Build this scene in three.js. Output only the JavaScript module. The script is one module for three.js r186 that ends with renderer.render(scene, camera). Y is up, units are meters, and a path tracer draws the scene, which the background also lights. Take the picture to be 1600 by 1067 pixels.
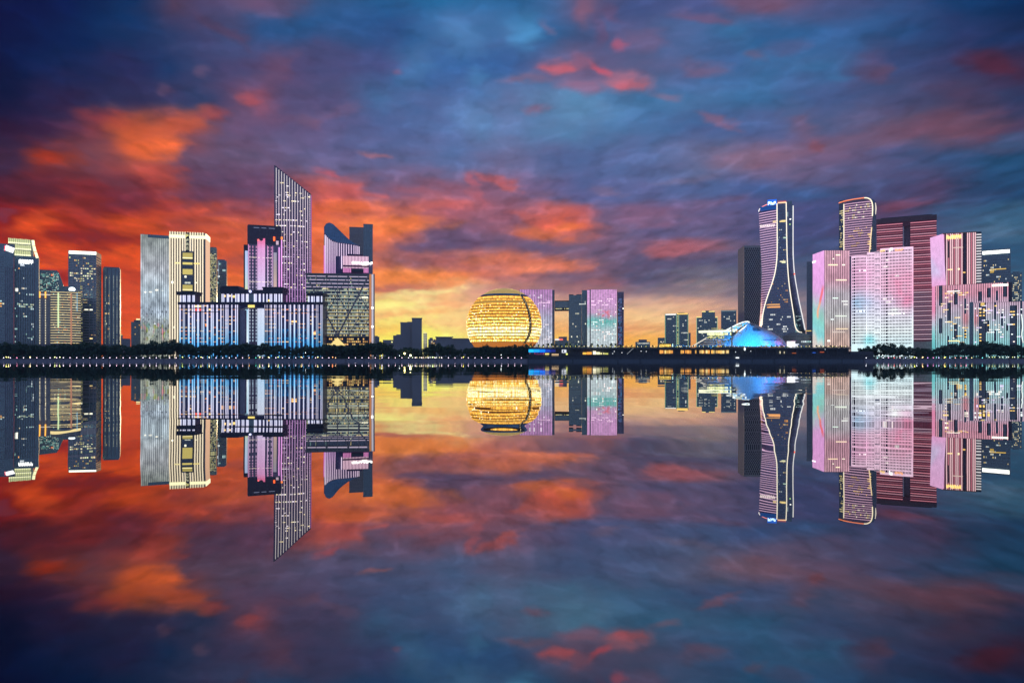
import * as THREE from 'three';
import { mergeGeometries } from 'three/addons/utils/BufferGeometryUtils.js';

// ------------------------------------------------------------------ camera
const F = 1100, HORIZON = 564.4, EYE = 0.6;              // focal length and horizon row of the 1600 x 1067 photograph
const camera = new THREE.PerspectiveCamera(2 * Math.atan(533.5 / F) * 180 / Math.PI, 1600 / 1067, 0.5, 12000);
camera.position.set(0, EYE, 0);
camera.lookAt(0, EYE, -100);
camera.setViewOffset(1600, 1067, 0, 533.5 - HORIZON, 1600, 1067);   // lens shift keeps the towers upright
camera.updateProjectionMatrix();

const scene = new THREE.Scene();
const renderer = new THREE.WebGLRenderer({ antialias: true });
renderer.toneMapping = THREE.LinearToneMapping;
renderer.toneMappingExposure = 1.0;
renderer.shadowMap.enabled = true;

// ------------------------------------------------------------------ noise
let seed = 7;
const rnd = () => { seed = (seed + 0x6d2b79f5) | 0; let t = Math.imul(seed ^ (seed >>> 15), 1 | seed); t = (t + Math.imul(t ^ (t >>> 7), 61 | t)) ^ t; return ((t ^ (t >>> 14)) >>> 0) / 4294967296; };
const rr = (a, b) => a + (b - a) * rnd();
const clamp = (x, a = 0, b = 1) => Math.min(b, Math.max(a, x));
const lerp = (a, b, t) => a + (b - a) * t;
const smooth = (a, b, x) => { const t = clamp((x - a) / (b - a)); return t * t * (3 - 2 * t); };
const GX = new Float32Array(256), GY = new Float32Array(256), PERM = new Uint8Array(512);
for (let i = 0; i < 256; i++) { const a = rnd() * 6.2832; GX[i] = Math.cos(a); GY[i] = Math.sin(a); PERM[i] = i; }
for (let i = 255; i > 0; i--) { const j = Math.floor(rnd() * (i + 1)), t = PERM[i]; PERM[i] = PERM[j]; PERM[j] = t; }
for (let i = 0; i < 256; i++) PERM[i + 256] = PERM[i];
function noise(x, y) {
  const ix = Math.floor(x), iy = Math.floor(y), fx = x - ix, fy = y - iy, X = ix & 255, Y = iy & 255;
  const u = fx * fx * fx * (fx * (fx * 6 - 15) + 10), v = fy * fy * fy * (fy * (fy * 6 - 15) + 10);
  const a = PERM[PERM[X] + Y], b = PERM[PERM[X + 1] + Y], c = PERM[PERM[X] + Y + 1], d = PERM[PERM[X + 1] + Y + 1];
  return 1.5 * lerp(lerp(GX[a] * fx + GY[a] * fy, GX[b] * (fx - 1) + GY[b] * fy, u), lerp(GX[c] * fx + GY[c] * (fy - 1), GX[d] * (fx - 1) + GY[d] * (fy - 1), u), v);
}
const fbm = (x, y, n) => { let s = 0, a = 0.55; for (let i = 0; i < n; i++) { s += a * noise(x, y); x = x * 2.03 + 17.1; y = y * 2.03 + 9.7; a *= 0.5; } return s; };
const toLinear = (c) => { c /= 255; return c <= 0.04045 ? c / 12.92 : Math.pow((c + 0.055) / 1.055, 2.4); };

// ------------------------------------------------------------------ sky: dusk clouds, colours per row of sky above the skyline
const SKY = [
  [-160, [0, 6, 24, 70, 400, 45, 62, 115, 700, 40, 85, 145, 1000, 60, 75, 130, 1300, 50, 70, 125, 1600, 12, 38, 88]],
  [-60, [0, 5, 25, 74, 250, 40, 52, 100, 400, 70, 75, 125, 700, 42, 96, 160, 900, 80, 88, 140, 1100, 75, 82, 140, 1300, 65, 80, 136, 1600, 12, 42, 92]],
  [0, [0, 4, 25, 75, 100, 8, 32, 88, 200, 16, 48, 100, 255, 88, 65, 100, 310, 85, 72, 118, 400, 108, 86, 130, 470, 95, 84, 130, 520, 55, 95, 158, 600, 43, 95, 160, 700, 44, 110, 176, 800, 50, 105, 170, 900, 110, 90, 135, 1000, 70, 85, 145, 1100, 82, 85, 145, 1200, 125, 88, 130, 1300, 80, 85, 140, 1400, 58, 84, 145, 1500, 25, 60, 115, 1600, 12, 45, 95]],
  [50, [0, 4, 26, 75, 100, 10, 36, 90, 200, 22, 52, 105, 300, 70, 70, 120, 350, 70, 75, 125, 400, 48, 84, 145, 500, 48, 88, 150, 600, 45, 85, 150, 700, 72, 115, 180, 760, 72, 115, 180, 810, 75, 135, 200, 850, 60, 105, 170, 900, 75, 90, 145, 1000, 92, 92, 145, 1100, 80, 108, 170, 1150, 60, 110, 170, 1200, 52, 98, 160, 1300, 60, 100, 165, 1400, 45, 80, 140, 1500, 45, 60, 115, 1600, 28, 50, 100]],
  [100, [0, 5, 28, 75, 100, 20, 40, 92, 200, 42, 46, 96, 260, 36, 60, 115, 320, 66, 70, 122, 400, 92, 76, 125, 500, 80, 80, 135, 600, 75, 82, 142, 650, 72, 112, 176, 700, 65, 105, 175, 800, 60, 98, 166, 900, 120, 98, 145, 1000, 98, 98, 150, 1060, 85, 105, 165, 1150, 70, 105, 170, 1200, 70, 115, 180, 1300, 65, 105, 165, 1370, 85, 80, 130, 1400, 62, 76, 132, 1500, 60, 65, 115, 1550, 72, 48, 84, 1600, 66, 46, 82]],
  [150, [0, 18, 28, 70, 100, 46, 40, 85, 200, 50, 50, 95, 260, 65, 60, 106, 320, 58, 68, 118, 400, 135, 80, 114, 450, 95, 80, 128, 500, 88, 80, 130, 600, 80, 105, 165, 700, 86, 106, 170, 750, 85, 120, 185, 800, 102, 118, 176, 900, 100, 140, 195, 1000, 75, 120, 180, 1100, 75, 115, 175, 1200, 65, 110, 170, 1300, 75, 95, 155, 1400, 75, 80, 130, 1500, 75, 65, 105, 1600, 50, 60, 105]],
  [200, [0, 46, 30, 65, 60, 62, 38, 76, 100, 82, 48, 80, 150, 125, 60, 78, 200, 180, 84, 68, 300, 150, 82, 98, 350, 112, 84, 126, 400, 112, 86, 132, 500, 105, 95, 150, 600, 85, 100, 160, 700, 96, 116, 180, 750, 100, 130, 190, 800, 105, 126, 186, 900, 95, 130, 185, 1000, 80, 115, 175, 1100, 80, 100, 160, 1200, 90, 102, 162, 1260, 115, 95, 138, 1300, 92, 95, 145, 1400, 108, 85, 122, 1500, 112, 76, 106, 1600, 85, 65, 105]],
  [250, [0, 70, 45, 80, 60, 132, 55, 60, 110, 108, 60, 78, 150, 120, 68, 92, 235, 170, 80, 82, 300, 112, 80, 115, 400, 110, 86, 126, 500, 115, 100, 150, 600, 106, 105, 160, 700, 100, 114, 174, 800, 116, 108, 158, 900, 90, 105, 165, 1000, 95, 110, 170, 1100, 110, 110, 160, 1200, 135, 104, 145, 1300, 116, 94, 138, 1400, 82, 88, 140, 1500, 58, 80, 130, 1600, 36, 78, 127]],
  [300, [0, 82, 36, 64, 100, 132, 46, 60, 200, 122, 50, 70, 260, 165, 66, 72, 300, 112, 66, 95, 400, 112, 76, 118, 440, 140, 80, 112, 500, 205, 95, 98, 550, 188, 94, 108, 600, 138, 96, 135, 700, 146, 96, 132, 800, 146, 100, 140, 900, 96, 100, 160, 1000, 102, 105, 165, 1100, 86, 104, 164, 1200, 76, 95, 158, 1280, 70, 92, 150, 1350, 76, 78, 128, 1450, 82, 68, 110, 1500, 60, 72, 118, 1600, 34, 70, 115]],
  [330, [0, 122, 30, 44, 100, 165, 54, 50, 170, 145, 48, 58, 250, 195, 70, 56, 300, 186, 75, 72, 400, 158, 78, 98, 500, 235, 105, 80, 600, 185, 104, 116, 700, 178, 98, 122, 800, 150, 96, 130, 870, 196, 98, 105, 900, 180, 96, 116, 950, 122, 96, 140, 1000, 134, 96, 140, 1100, 112, 96, 146, 1200, 92, 90, 146, 1280, 76, 82, 140, 1400, 96, 72, 115, 1500, 60, 88, 134, 1600, 52, 95, 140]],
  [360, [0, 158, 42, 40, 50, 205, 68, 44, 100, 172, 50, 46, 150, 170, 56, 50, 200, 205, 72, 46, 300, 206, 84, 66, 400, 204, 94, 82, 500, 242, 112, 76, 600, 242, 122, 86, 650, 205, 110, 104, 700, 122, 90, 130, 800, 150, 96, 128, 850, 212, 110, 94, 900, 200, 102, 102, 950, 132, 100, 140, 1000, 108, 95, 145, 1100, 112, 95, 142, 1250, 72, 78, 132, 1400, 76, 78, 126, 1550, 74, 104, 145, 1600, 60, 100, 140]],
  [385, [0, 190, 52, 40, 80, 215, 74, 44, 150, 180, 56, 48, 250, 215, 78, 46, 350, 212, 90, 66, 500, 230, 108, 78, 600, 212, 112, 102, 650, 142, 96, 124, 700, 112, 86, 126, 800, 126, 94, 132, 850, 116, 92, 134, 900, 126, 96, 132, 1000, 118, 92, 132, 1040, 160, 98, 126, 1100, 146, 96, 126, 1150, 112, 94, 132, 1250, 74, 82, 134, 1400, 74, 88, 134, 1600, 46, 86, 128]],
  [410, [0, 222, 76, 44, 100, 200, 64, 48, 200, 225, 80, 44, 350, 214, 90, 64, 500, 226, 108, 78, 600, 200, 112, 102, 650, 152, 98, 118, 700, 176, 102, 112, 750, 194, 112, 114, 800, 212, 116, 104, 850, 216, 122, 114, 900, 152, 102, 126, 950, 116, 92, 128, 1000, 98, 86, 126, 1100, 98, 88, 128, 1250, 78, 90, 134, 1600, 48, 88, 128]],
  [432, [0, 215, 76, 44, 100, 175, 52, 52, 200, 218, 76, 44, 350, 222, 96, 60, 500, 235, 120, 80, 590, 245, 134, 85, 650, 246, 140, 88, 700, 240, 132, 100, 750, 218, 122, 112, 800, 184, 114, 126, 900, 124, 96, 130, 950, 140, 96, 122, 1000, 98, 88, 126, 1100, 112, 102, 132, 1250, 90, 96, 134, 1600, 58, 96, 134]],
  [452, [0, 220, 76, 44, 200, 216, 76, 44, 400, 232, 112, 70, 560, 225, 125, 92, 600, 214, 126, 102, 640, 206, 130, 110, 700, 248, 190, 138, 740, 228, 168, 146, 800, 196, 132, 134, 870, 152, 112, 130, 900, 168, 114, 126, 1000, 132, 112, 136, 1100, 150, 130, 140, 1150, 132, 116, 136, 1300, 96, 102, 136, 1600, 62, 100, 140]],
  [472, [0, 224, 80, 44, 200, 220, 78, 44, 400, 240, 126, 70, 600, 251, 222, 132, 650, 252, 216, 146, 700, 250, 186, 128, 800, 226, 166, 142, 900, 205, 150, 140, 1000, 210, 165, 148, 1100, 214, 160, 140, 1150, 180, 142, 140, 1300, 110, 112, 140, 1600, 66, 104, 142]],
  [492, [0, 226, 82, 44, 200, 224, 80, 44, 400, 244, 140, 76, 600, 249, 194, 122, 650, 250, 216, 130, 700, 250, 206, 134, 800, 240, 190, 140, 980, 240, 190, 140, 1050, 234, 184, 140, 1100, 226, 166, 130, 1200, 170, 138, 136, 1350, 110, 112, 138, 1600, 68, 106, 142]],
  [512, [0, 226, 82, 42, 200, 226, 82, 42, 400, 246, 150, 76, 600, 249, 204, 102, 650, 250, 226, 118, 700, 250, 214, 130, 800, 242, 180, 110, 980, 232, 162, 110, 1030, 240, 180, 120, 1100, 228, 160, 112, 1200, 170, 134, 128, 1600, 70, 106, 140]],
  [534, [0, 228, 86, 40, 200, 230, 88, 40, 400, 246, 160, 70, 600, 251, 236, 100, 640, 252, 240, 96, 700, 250, 238, 126, 800, 246, 200, 100, 980, 242, 168, 82, 1030, 246, 178, 92, 1100, 226, 150, 96, 1200, 166, 128, 120, 1600, 72, 106, 138]],
  [575, [0, 226, 96, 50, 400, 240, 160, 80, 620, 250, 226, 110, 800, 240, 196, 110, 1030, 236, 170, 95, 1200, 160, 126, 120, 1600, 76, 106, 136]],
];
// separate cloud masses: x, y, half width, half height, tilt (rise per x), r, g, b, strength
const CLOUDS = [
  [236, 226, 52, 26, 0, 250, 108, 66, 0.95], [275, 192, 62, 24, -0.25, 206, 92, 74, 0.8], [165, 184, 50, 15, 0.25, 150, 60, 76, 0.7], [200, 205, 40, 22, 0.3, 210, 92, 62, 0.75], [330, 176, 34, 16, 0, 170, 74, 92, 0.5],
  [80, 240, 50, 18, 0, 172, 54, 42, 0.8], [115, 250, 30, 14, 0.2, 150, 58, 56, 0.6], [388, 153, 20, 12, 0, 176, 82, 102, 0.8], [320, 108, 14, 9, 0, 120, 88, 130, 0.6], [255, 140, 16, 10, 0, 102, 74, 112, 0.6], [250, 266, 46, 14, 0.1, 196, 82, 76, 0.7],
  [340, 45, 46, 12, 0.7, 100, 70, 108, 0.6], [420, 12, 52, 15, 0, 112, 86, 132, 0.7], [425, 100, 30, 26, -0.5, 120, 80, 118, 0.5], [520, 178, 46, 12, -0.25, 128, 96, 142, 0.6], [470, 192, 26, 10, 0.5, 128, 90, 128, 0.5], [585, 240, 26, 6, 0.25, 172, 110, 138, 0.7], [515, 268, 26, 7, 0.2, 196, 92, 118, 0.7], [627, 112, 12, 5, 0.1, 128, 92, 140, 0.7],
  [720, 62, 34, 26, 0.4, 88, 138, 202, 0.45], [655, 104, 26, 26, -0.2, 78, 122, 188, 0.45], [605, 152, 26, 20, 0, 92, 122, 186, 0.4], [812, 58, 32, 16, 0, 80, 146, 212, 0.6], [745, 118, 20, 18, 0, 80, 134, 196, 0.5], [735, 175, 52, 26, 0.2, 108, 138, 200, 0.4],
  [873, 104, 30, 11, -0.1, 206, 102, 132, 0.95], [912, 92, 24, 12, 0, 150, 98, 140, 0.7], [942, 104, 20, 8, 0.35, 206, 92, 128, 0.9], [975, 124, 42, 18, 0.1, 186, 112, 148, 0.85], [976, 130, 22, 9, 0.1, 208, 108, 140, 0.8], [905, 130, 46, 15, 0.12, 158, 108, 152, 0.8], [973, 68, 15, 13, 0, 178, 90, 132, 0.8], [1010, 62, 36, 18, 0, 130, 96, 142, 0.6], [910, 12, 24, 26, 0, 134, 94, 132, 0.8], [938, 40, 14, 30, 0, 116, 80, 124, 0.5], [850, 42, 16, 9, 0.4, 126, 110, 160, 0.6], [962, 18, 26, 14, 0.4, 120, 84, 130, 0.6],
  [820, 122, 40, 10, -0.1, 150, 104, 140, 0.6], [848, 170, 24, 10, 0, 154, 108, 148, 0.7], [1038, 146, 26, 9, 0.1, 150, 112, 152, 0.7], [1100, 106, 52, 14, 0.15, 136, 98, 140, 0.7], [1105, 28, 46, 11, 0.1, 130, 90, 134, 0.7], [1180, 8, 62, 14, 0.1, 130, 92, 132, 0.7], [1192, 88, 22, 11, 0, 122, 98, 142, 0.6], [1120, 188, 36, 9, 0.35, 150, 98, 134, 0.7], [1235, 72, 40, 16, -0.1, 96, 92, 146, 0.6],
  [1370, 115, 28, 16, 0, 102, 74, 112, 0.8], [1552, 96, 52, 18, 0.15, 84, 42, 72, 0.8], [1500, 145, 48, 14, 0, 84, 64, 102, 0.5], [1180, 245, 80, 18, -0.08, 142, 106, 142, 0.8], [1330, 222, 130, 20, -0.14, 126, 92, 130, 0.75], [1480, 194, 130, 16, -0.1, 112, 76, 108, 0.7], [1278, 228, 20, 10, 0, 152, 92, 122, 0.7], [1254, 190, 26, 10, 0, 122, 92, 132, 0.6],
  [1270, 104, 26, 12, 0, 66, 118, 182, 0.5], [1315, 120, 18, 10, 0, 66, 116, 176, 0.5], [920, 170, 46, 22, 0, 104, 148, 204, 0.45], [1040, 160, 70, 14, -0.1, 80, 126, 186, 0.4], [1590, 215, 60, 14, -0.2, 62, 92, 142, 0.6], [1590, 245, 80, 16, -0.1, 34, 82, 132, 0.7],
  [872, 346, 40, 15, 0.05, 228, 102, 92, 0.9], [884, 352, 20, 8, 0, 242, 118, 82, 0.9], [846, 364, 52, 12, 0.05, 220, 112, 90, 0.85], [826, 340, 30, 10, 0.3, 200, 98, 106, 0.7], [1048, 391, 50, 9, -0.08, 182, 102, 126, 0.85], [850, 414, 70, 10, -0.03, 230, 126, 110, 0.8], [815, 422, 40, 8, -0.1, 240, 132, 108, 0.8], [1020, 340, 60, 14, -0.05, 142, 100, 142, 0.6], [945, 296, 30, 8, 0, 138, 108, 150, 0.6], [1075, 278, 60, 9, -0.1, 128, 112, 156, 0.6], [925, 438, 30, 6, 0, 168, 106, 124, 0.6],
  [600, 350, 110, 16, -0.02, 249, 126, 80, 0.9], [545, 322, 62, 11, 0.05, 240, 112, 78, 0.85], [560, 296, 40, 11, 0.2, 205, 96, 104, 0.75], [620, 330, 60, 7, -0.1, 214, 108, 98, 0.6], [780, 282, 46, 8, 0.22, 196, 102, 124, 0.8], [735, 282, 16, 8, 0.3, 190, 98, 126, 0.7], [748, 308, 20, 16, 0.6, 186, 100, 126, 0.7], [690, 320, 42, 14, 0.1, 204, 102, 112, 0.7], [800, 292, 20, 7, 0.3, 206, 102, 116, 0.7], [665, 300, 40, 8, 0.1, 172, 98, 126, 0.6],
  [700, 362, 60, 12, 0.05, 116, 88, 130, 0.6], [690, 385, 70, 12, -0.05, 110, 84, 126, 0.7], [620, 400, 50, 8, 0.05, 166, 100, 112, 0.6], [770, 405, 60, 7, -0.12, 226, 122, 104, 0.7], [620, 432, 110, 12, 0.02, 248, 140, 84, 0.85], [620, 449, 60, 6, -0.03, 190, 112, 106, 0.8], [690, 444, 70, 7, -0.05, 246, 150, 104, 0.6], [650, 458, 80, 6, -0.06, 252, 232, 158, 0.75], [610, 474, 50, 7, 0.03, 253, 238, 140, 0.7], [690, 476, 46, 5, 0.04, 248, 170, 118, 0.7], [650, 488, 70, 5, -0.05, 248, 178, 112, 0.6], [620, 500, 50, 7, -0.1, 252, 232, 124, 0.7], [700, 505, 60, 6, 0, 250, 190, 130, 0.5], [640, 526, 70, 10, 0, 252, 246, 104, 0.6],
  [40, 300, 90, 22, 0.05, 84, 38, 62, 0.7], [150, 322, 90, 14, 0.05, 120, 44, 58, 0.6], [90, 268, 60, 12, 0.1, 104, 46, 66, 0.6], [250, 318, 60, 10, 0.1, 138, 54, 66, 0.6], [330, 275, 60, 22, 0.1, 100, 70, 110, 0.6], [20, 400, 60, 10, 0, 172, 50, 42, 0.6], [200, 376, 60, 8, 0.05, 150, 50, 54, 0.6], [45, 350, 46, 13, -0.15, 226, 78, 44, 0.85], [60, 336, 24, 8, 0.2, 206, 74, 50, 0.7], [140, 368, 70, 11, 0.02, 128, 40, 54, 0.8], [30, 372, 40, 8, 0, 150, 44, 46, 0.5], [205, 345, 64, 10, 0.12, 222, 80, 48, 0.8], [150, 398, 100, 10, -0.08, 238, 86, 42, 0.8], [80, 416, 40, 10, 0.1, 236, 88, 44, 0.7], [95, 436, 30, 14, 0.3, 158, 46, 54, 0.7], [285, 352, 46, 10, 0, 150, 66, 84, 0.5], [310, 330, 40, 10, 0, 206, 80, 66, 0.6], [255, 275, 46, 16, 0, 178, 72, 74, 0.7], [290, 300, 50, 12, 0, 108, 66, 104, 0.6], [175, 282, 34, 18, 0.3, 112, 60, 84, 0.6], [70, 282, 40, 12, 0.1, 98, 42, 66, 0.6], [190, 312, 46, 12, 0.1, 106, 48, 76, 0.6], [370, 352, 36, 8, 0.1, 222, 100, 72, 0.7], [205, 430, 30, 12, 0.2, 190, 62, 50, 0.5], [195, 470, 34, 10, 0, 236, 88, 42, 0.6], [370, 405, 30, 10, 0.1, 190, 88, 92, 0.6], [365, 430, 30, 8, 0.1, 236, 110, 62, 0.6],
  [1410, 318, 60, 9, -0.08, 118, 72, 108, 0.8], [1330, 292, 80, 9, -0.1, 76, 86, 138, 0.6], [1590, 335, 70, 22, -0.05, 62, 102, 144, 0.6], [1560, 358, 50, 10, 0, 86, 112, 150, 0.6], [1540, 300, 60, 9, 0, 42, 68, 112, 0.5], [1250, 310, 40, 12, 0, 66, 92, 150, 0.5], [1130, 318, 60, 8, -0.1, 130, 98, 142, 0.5], [1110, 425, 60, 8, 0, 120, 112, 138, 0.5], [1060, 478, 70, 6, -0.03, 238, 188, 150, 0.6], [1020, 497, 60, 5, 0, 246, 200, 142, 0.6], [1000, 512, 50, 4, 0, 222, 146, 104, 0.6],
];
const rowColor = (xs, x, out) => {
  const n = xs.length / 4;
  if (x <= xs[0]) { out[0] = xs[1]; out[1] = xs[2]; out[2] = xs[3]; return; }
  for (let i = 1; i < n; i++) if (x <= xs[i * 4]) {
    const a = (i - 1) * 4, b = i * 4, t = smooth(0, 1, (x - xs[a]) / (xs[b] - xs[a])) * 0.5 + 0.5 * (x - xs[a]) / (xs[b] - xs[a]);
    for (let c = 0; c < 3; c++) out[c] = lerp(xs[a + 1 + c], xs[b + 1 + c], t);
    return;
  }
  for (let c = 0; c < 3; c++) out[c] = xs[n * 4 - 3 + c];
};
const c0 = [0, 0, 0], c1 = [0, 0, 0];
function frontSky(x, y, out) {                           // colour of the western sky, x and y in units of the photograph's pixels
  const flat = lerp(1, 0.55, smooth(150, 480, y));        // clouds flatten towards the horizon
  const w1 = fbm(x / 190, y / (110 * flat) + 3, 5), w2 = fbm(x / 210 + 40, y / (95 * flat) + 11, 5), h = Math.max(HORIZON - y, 0) + 70, u = (x - 690) / h * 3, v = 7.5 * Math.log(h),   // cloud sheets run away towards the sunset
    w3 = fbm(u * 3.2 + 9, v * 2.3 + 5, 5), w4 = fbm(u * 2.9 + 70, v * 2.5 + 31, 5);
  const qx = x + w1 * 46 + w3 * 17, qy = y + (w2 * 26 + w4 * 8) * flat;
  let i = 1;
  while (i < SKY.length - 1 && qy > SKY[i][0]) i++;
  rowColor(SKY[i - 1][1], qx, c0); rowColor(SKY[i][1], qx, c1);
  const t = smooth(0, 1, clamp((qy - SKY[i - 1][0]) / (SKY[i][0] - SKY[i - 1][0])));
  for (let c = 0; c < 3; c++) out[c] = lerp(c0[c], c1[c], t);
  const bx = x + w1 * 26 + w3 * 20, by = y + (w2 * 12 + w4 * 11) * flat;
  for (const k of CLOUDS) {
    const dx = (bx - k[0]) / k[2];
    if (dx < -1.6 || dx > 1.6) continue;
    const dy = (by - k[1] - k[4] * (bx - k[0])) / k[3];
    if (dy < -1.6 || dy > 1.6) continue;
    // cloud bases glow: edge is soft above and tighter below
    const r = Math.sqrt(dx * dx + dy * dy), a = k[8] * (1 - smooth(dy > 0 ? 0.35 : 0.1, 1.35, r + 0.25 * w3));
    for (let c = 0; c < 3; c++) out[c] = lerp(out[c], k[5 + c], a);
  }
  const d = fbm(u * 2.4 + 5 + w3 * 0.6, v * 2.2 + 50 + w4 * 0.5, 6), e = fbm(u * 6.5 + 3, v * 5.5 + w3, 4), A = lerp(0.10, 0.15, smooth(180, 330, y)) * lerp(1, 0.45, smooth(400, 470, y));
  const f = 1 + A * d + 0.45 * A * smooth(0.12, 0.5, d) - 0.35 * A * smooth(-0.1, -0.5, d) + 0.25 * A * e, p = 9 * fbm(u * 2.6 + 90, v * 2.2 + 20, 4);
  out[0] = out[0] * f + p; out[1] = out[1] * f - p * 0.1; out[2] = out[2] * f - p * 0.2;
  const grey = 0.3 * out[0] + 0.59 * out[1] + 0.11 * out[2];
  for (let c = 0; c < 3; c++) out[c] = lerp(grey, out[c], 0.95);
  const cold = smooth(-30, 30, out[2] - out[0]);                // dusk air: slate blues, burnt reds
  const low = smooth(430, 480, y) * smooth(420, 560, x);        // the clear yellow band keeps its full strength
  out[0] *= lerp(lerp(0.97, 0.91, cold), 1, low); out[1] *= lerp(0.97, 1.01, low); out[2] *= lerp(lerp(0.9, 0.93, cold), 1, low);
}
const EAST = [[0, 96, 103, 138], [10, 92, 99, 136], [21, 93, 106, 148], [35, 102, 130, 176], [55, 98, 130, 180], [90, 82, 114, 170]];   // the sky away from the sunset: blue dusk with mauve cloud
function eastSky(az, el, out) {
  let i = 1;
  while (i < EAST.length - 1 && el > EAST[i][0]) i++;
  const t = clamp((el - EAST[i - 1][0]) / (EAST[i][0] - EAST[i - 1][0]));
  const e = Math.max(el, 3) * Math.PI / 180, k = 1 / Math.tan(e), cx = Math.sin(az) * k, cz = Math.cos(az) * k;
  const m = 0.4 * smooth(-0.05, 0.55, fbm(cx * 1.3 + 4, cz * 1.3 + 8, 4)), f = 1 + 0.25 * fbm(cx * 2.6, cz * 2.6 + 30, 3);
  const pink = [136, 98, 132];
  for (let c = 0; c < 3; c++) out[c] = lerp(lerp(EAST[i - 1][1 + c], EAST[i][1 + c], t), pink[c], m) * f;
}
const HAZE = 0.00006, AIR = [0.01, 0.09, 0.19];            // haze per metre and the light it scatters
function makeSky() {
  const W = 4096, H = 2048, data = new Float32Array(W * H * 4), a = [0, 0, 0], b = [0, 0, 0];
  for (let row = 0; row < H; row++) {
    const el = ((row + 0.5) / H - 0.5) * Math.PI, deg = el * 180 / Math.PI;
    for (let col = 0; col < W; col++) {
      const o = (row * W + col) * 4;
      data[o + 3] = 1;
      if (deg < -0.3) { data[o] = 0.19; data[o + 1] = 0.26; data[o + 2] = 0.31; continue; }  // unseen even glow below the horizon, added to brighten the facades
      let az = ((col + 0.5) / W - 0.5) * 2 * Math.PI + Math.PI / 2;
      if (az > Math.PI) az -= 2 * Math.PI;
      const off = Math.abs(az) * 180 / Math.PI, w = (1 - smooth(40, 84, off)) * (1 - smooth(30, 52, deg));
      if (w > 0) frontSky(800 + F * Math.tan(clamp(az, -1.2, 1.2)), HORIZON - F * Math.tan(Math.max(0, el)) / Math.cos(clamp(az, -1.2, 1.2)), a);
      if (w < 1) eastSky(az, deg, b);
      // the colours above are what reaches the eye through the haze; the sky itself is brighter
      const T = Math.exp(-HAZE * Math.min(2900 / Math.max(0.75, Math.cos(az)), 310 / Math.tan(Math.max(el, 0.01))));
      for (let c = 0; c < 3; c++) data[o + c] = Math.max(0.004, (toLinear(clamp(w >= 1 ? a[c] : w <= 0 ? b[c] : lerp(b[c], a[c], w), 0, 255)) - AIR[c] * (1 - T)) / T);
    }
  }
  const t = new THREE.DataTexture(data, W, H, THREE.RGBAFormat, THREE.FloatType);
  t.mapping = THREE.EquirectangularReflectionMapping;
  t.magFilter = t.minFilter = THREE.LinearFilter;
  t.needsUpdate = true;
  return t;
}
const sky = makeSky();
scene.background = sky;
scene.environment = sky;

// ------------------------------------------------------------------ sun: just set behind the gap in the skyline, only a weak warm glow is left
const sun = new THREE.DirectionalLight(new THREE.Color(1, 0.72, 0.42), 0.25);
sun.position.set(-240 * 4 / 1.1, 75 * 4 / 1.1, -1000 * 4);   // hidden behind the braced block, as in the photograph no disc shows
sun.target.position.set(0, 0, 0);
sun.castShadow = true;
sun.shadow.radius = 1;
sun.shadow.mapSize.set(2048, 2048);
Object.assign(sun.shadow.camera, { left: -1100, right: 1100, top: 500, bottom: -200, near: 10, far: 6000 });
scene.add(sun, sun.target);

// ------------------------------------------------------------------ tools
const X = (x, d) => (x - 800) * d / F, Y = (y, d) => EYE + (HORIZON - y) * d / F;   // a photo pixel at depth d, in metres
const GROUND = 3.3;
const std = (r, g, b, roughness = 0.8, metalness = 0) => new THREE.MeshStandardMaterial({ color: new THREE.Color().setRGB(r, g, b), roughness, metalness });
const GLOW = 1.3;                                          // lamps and screens are dimmed by a kilometre of haze
const ledCache = new Map();
function led(r, g, b, k = 1) {                             // a glowing lamp face, colour as sRGB bytes
  const key = [r, g, b, k].join();
  if (!ledCache.has(key)) ledCache.set(key, new THREE.MeshStandardMaterial({ color: new THREE.Color().setRGB(0.05, 0.05, 0.05), roughness: 0.6, emissive: new THREE.Color().setRGB(toLinear(r), toLinear(g), toLinear(b)), emissiveIntensity: k * GLOW }));
  return ledCache.get(key);
}
function screenTexture(w, h, paint) {                      // what a light programme shows; paint(u, v, out) in sRGB bytes, v = 0 at the bottom
  const data = new Uint8Array(w * h * 4), out = [0, 0, 0];
  for (let j = 0; j < h; j++) for (let i = 0; i < w; i++) { paint((i + 0.5) / w, (j + 0.5) / h, out); for (let c = 0; c < 3; c++) data[(j * w + i) * 4 + c] = clamp(out[c], 0, 255); data[(j * w + i) * 4 + 3] = 255; }
  const t = new THREE.DataTexture(data, w, h);
  t.colorSpace = THREE.SRGBColorSpace; t.magFilter = t.minFilter = THREE.LinearFilter; t.needsUpdate = true;
  return t;
}
const screenMat = (texture, k) => new THREE.MeshStandardMaterial({ color: new THREE.Color().setRGB(0.05, 0.05, 0.05), roughness: 0.5, emissive: new THREE.Color(1, 1, 1), emissiveMap: texture, emissiveIntensity: k * GLOW });
const paintRows = (rows) => (u, v, out) => { let i = 1; while (i < rows.length - 1 && v < rows[i][0]) i++; const a = rows[i - 1], b = rows[i], t = clamp((a[0] - v) / (a[0] - b[0])); for (let c = 0; c < 3; c++) out[c] = lerp(a[c + 1], b[c + 1], t); };
const windowLight = new THREE.MeshBasicMaterial({ vertexColors: true });

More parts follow.
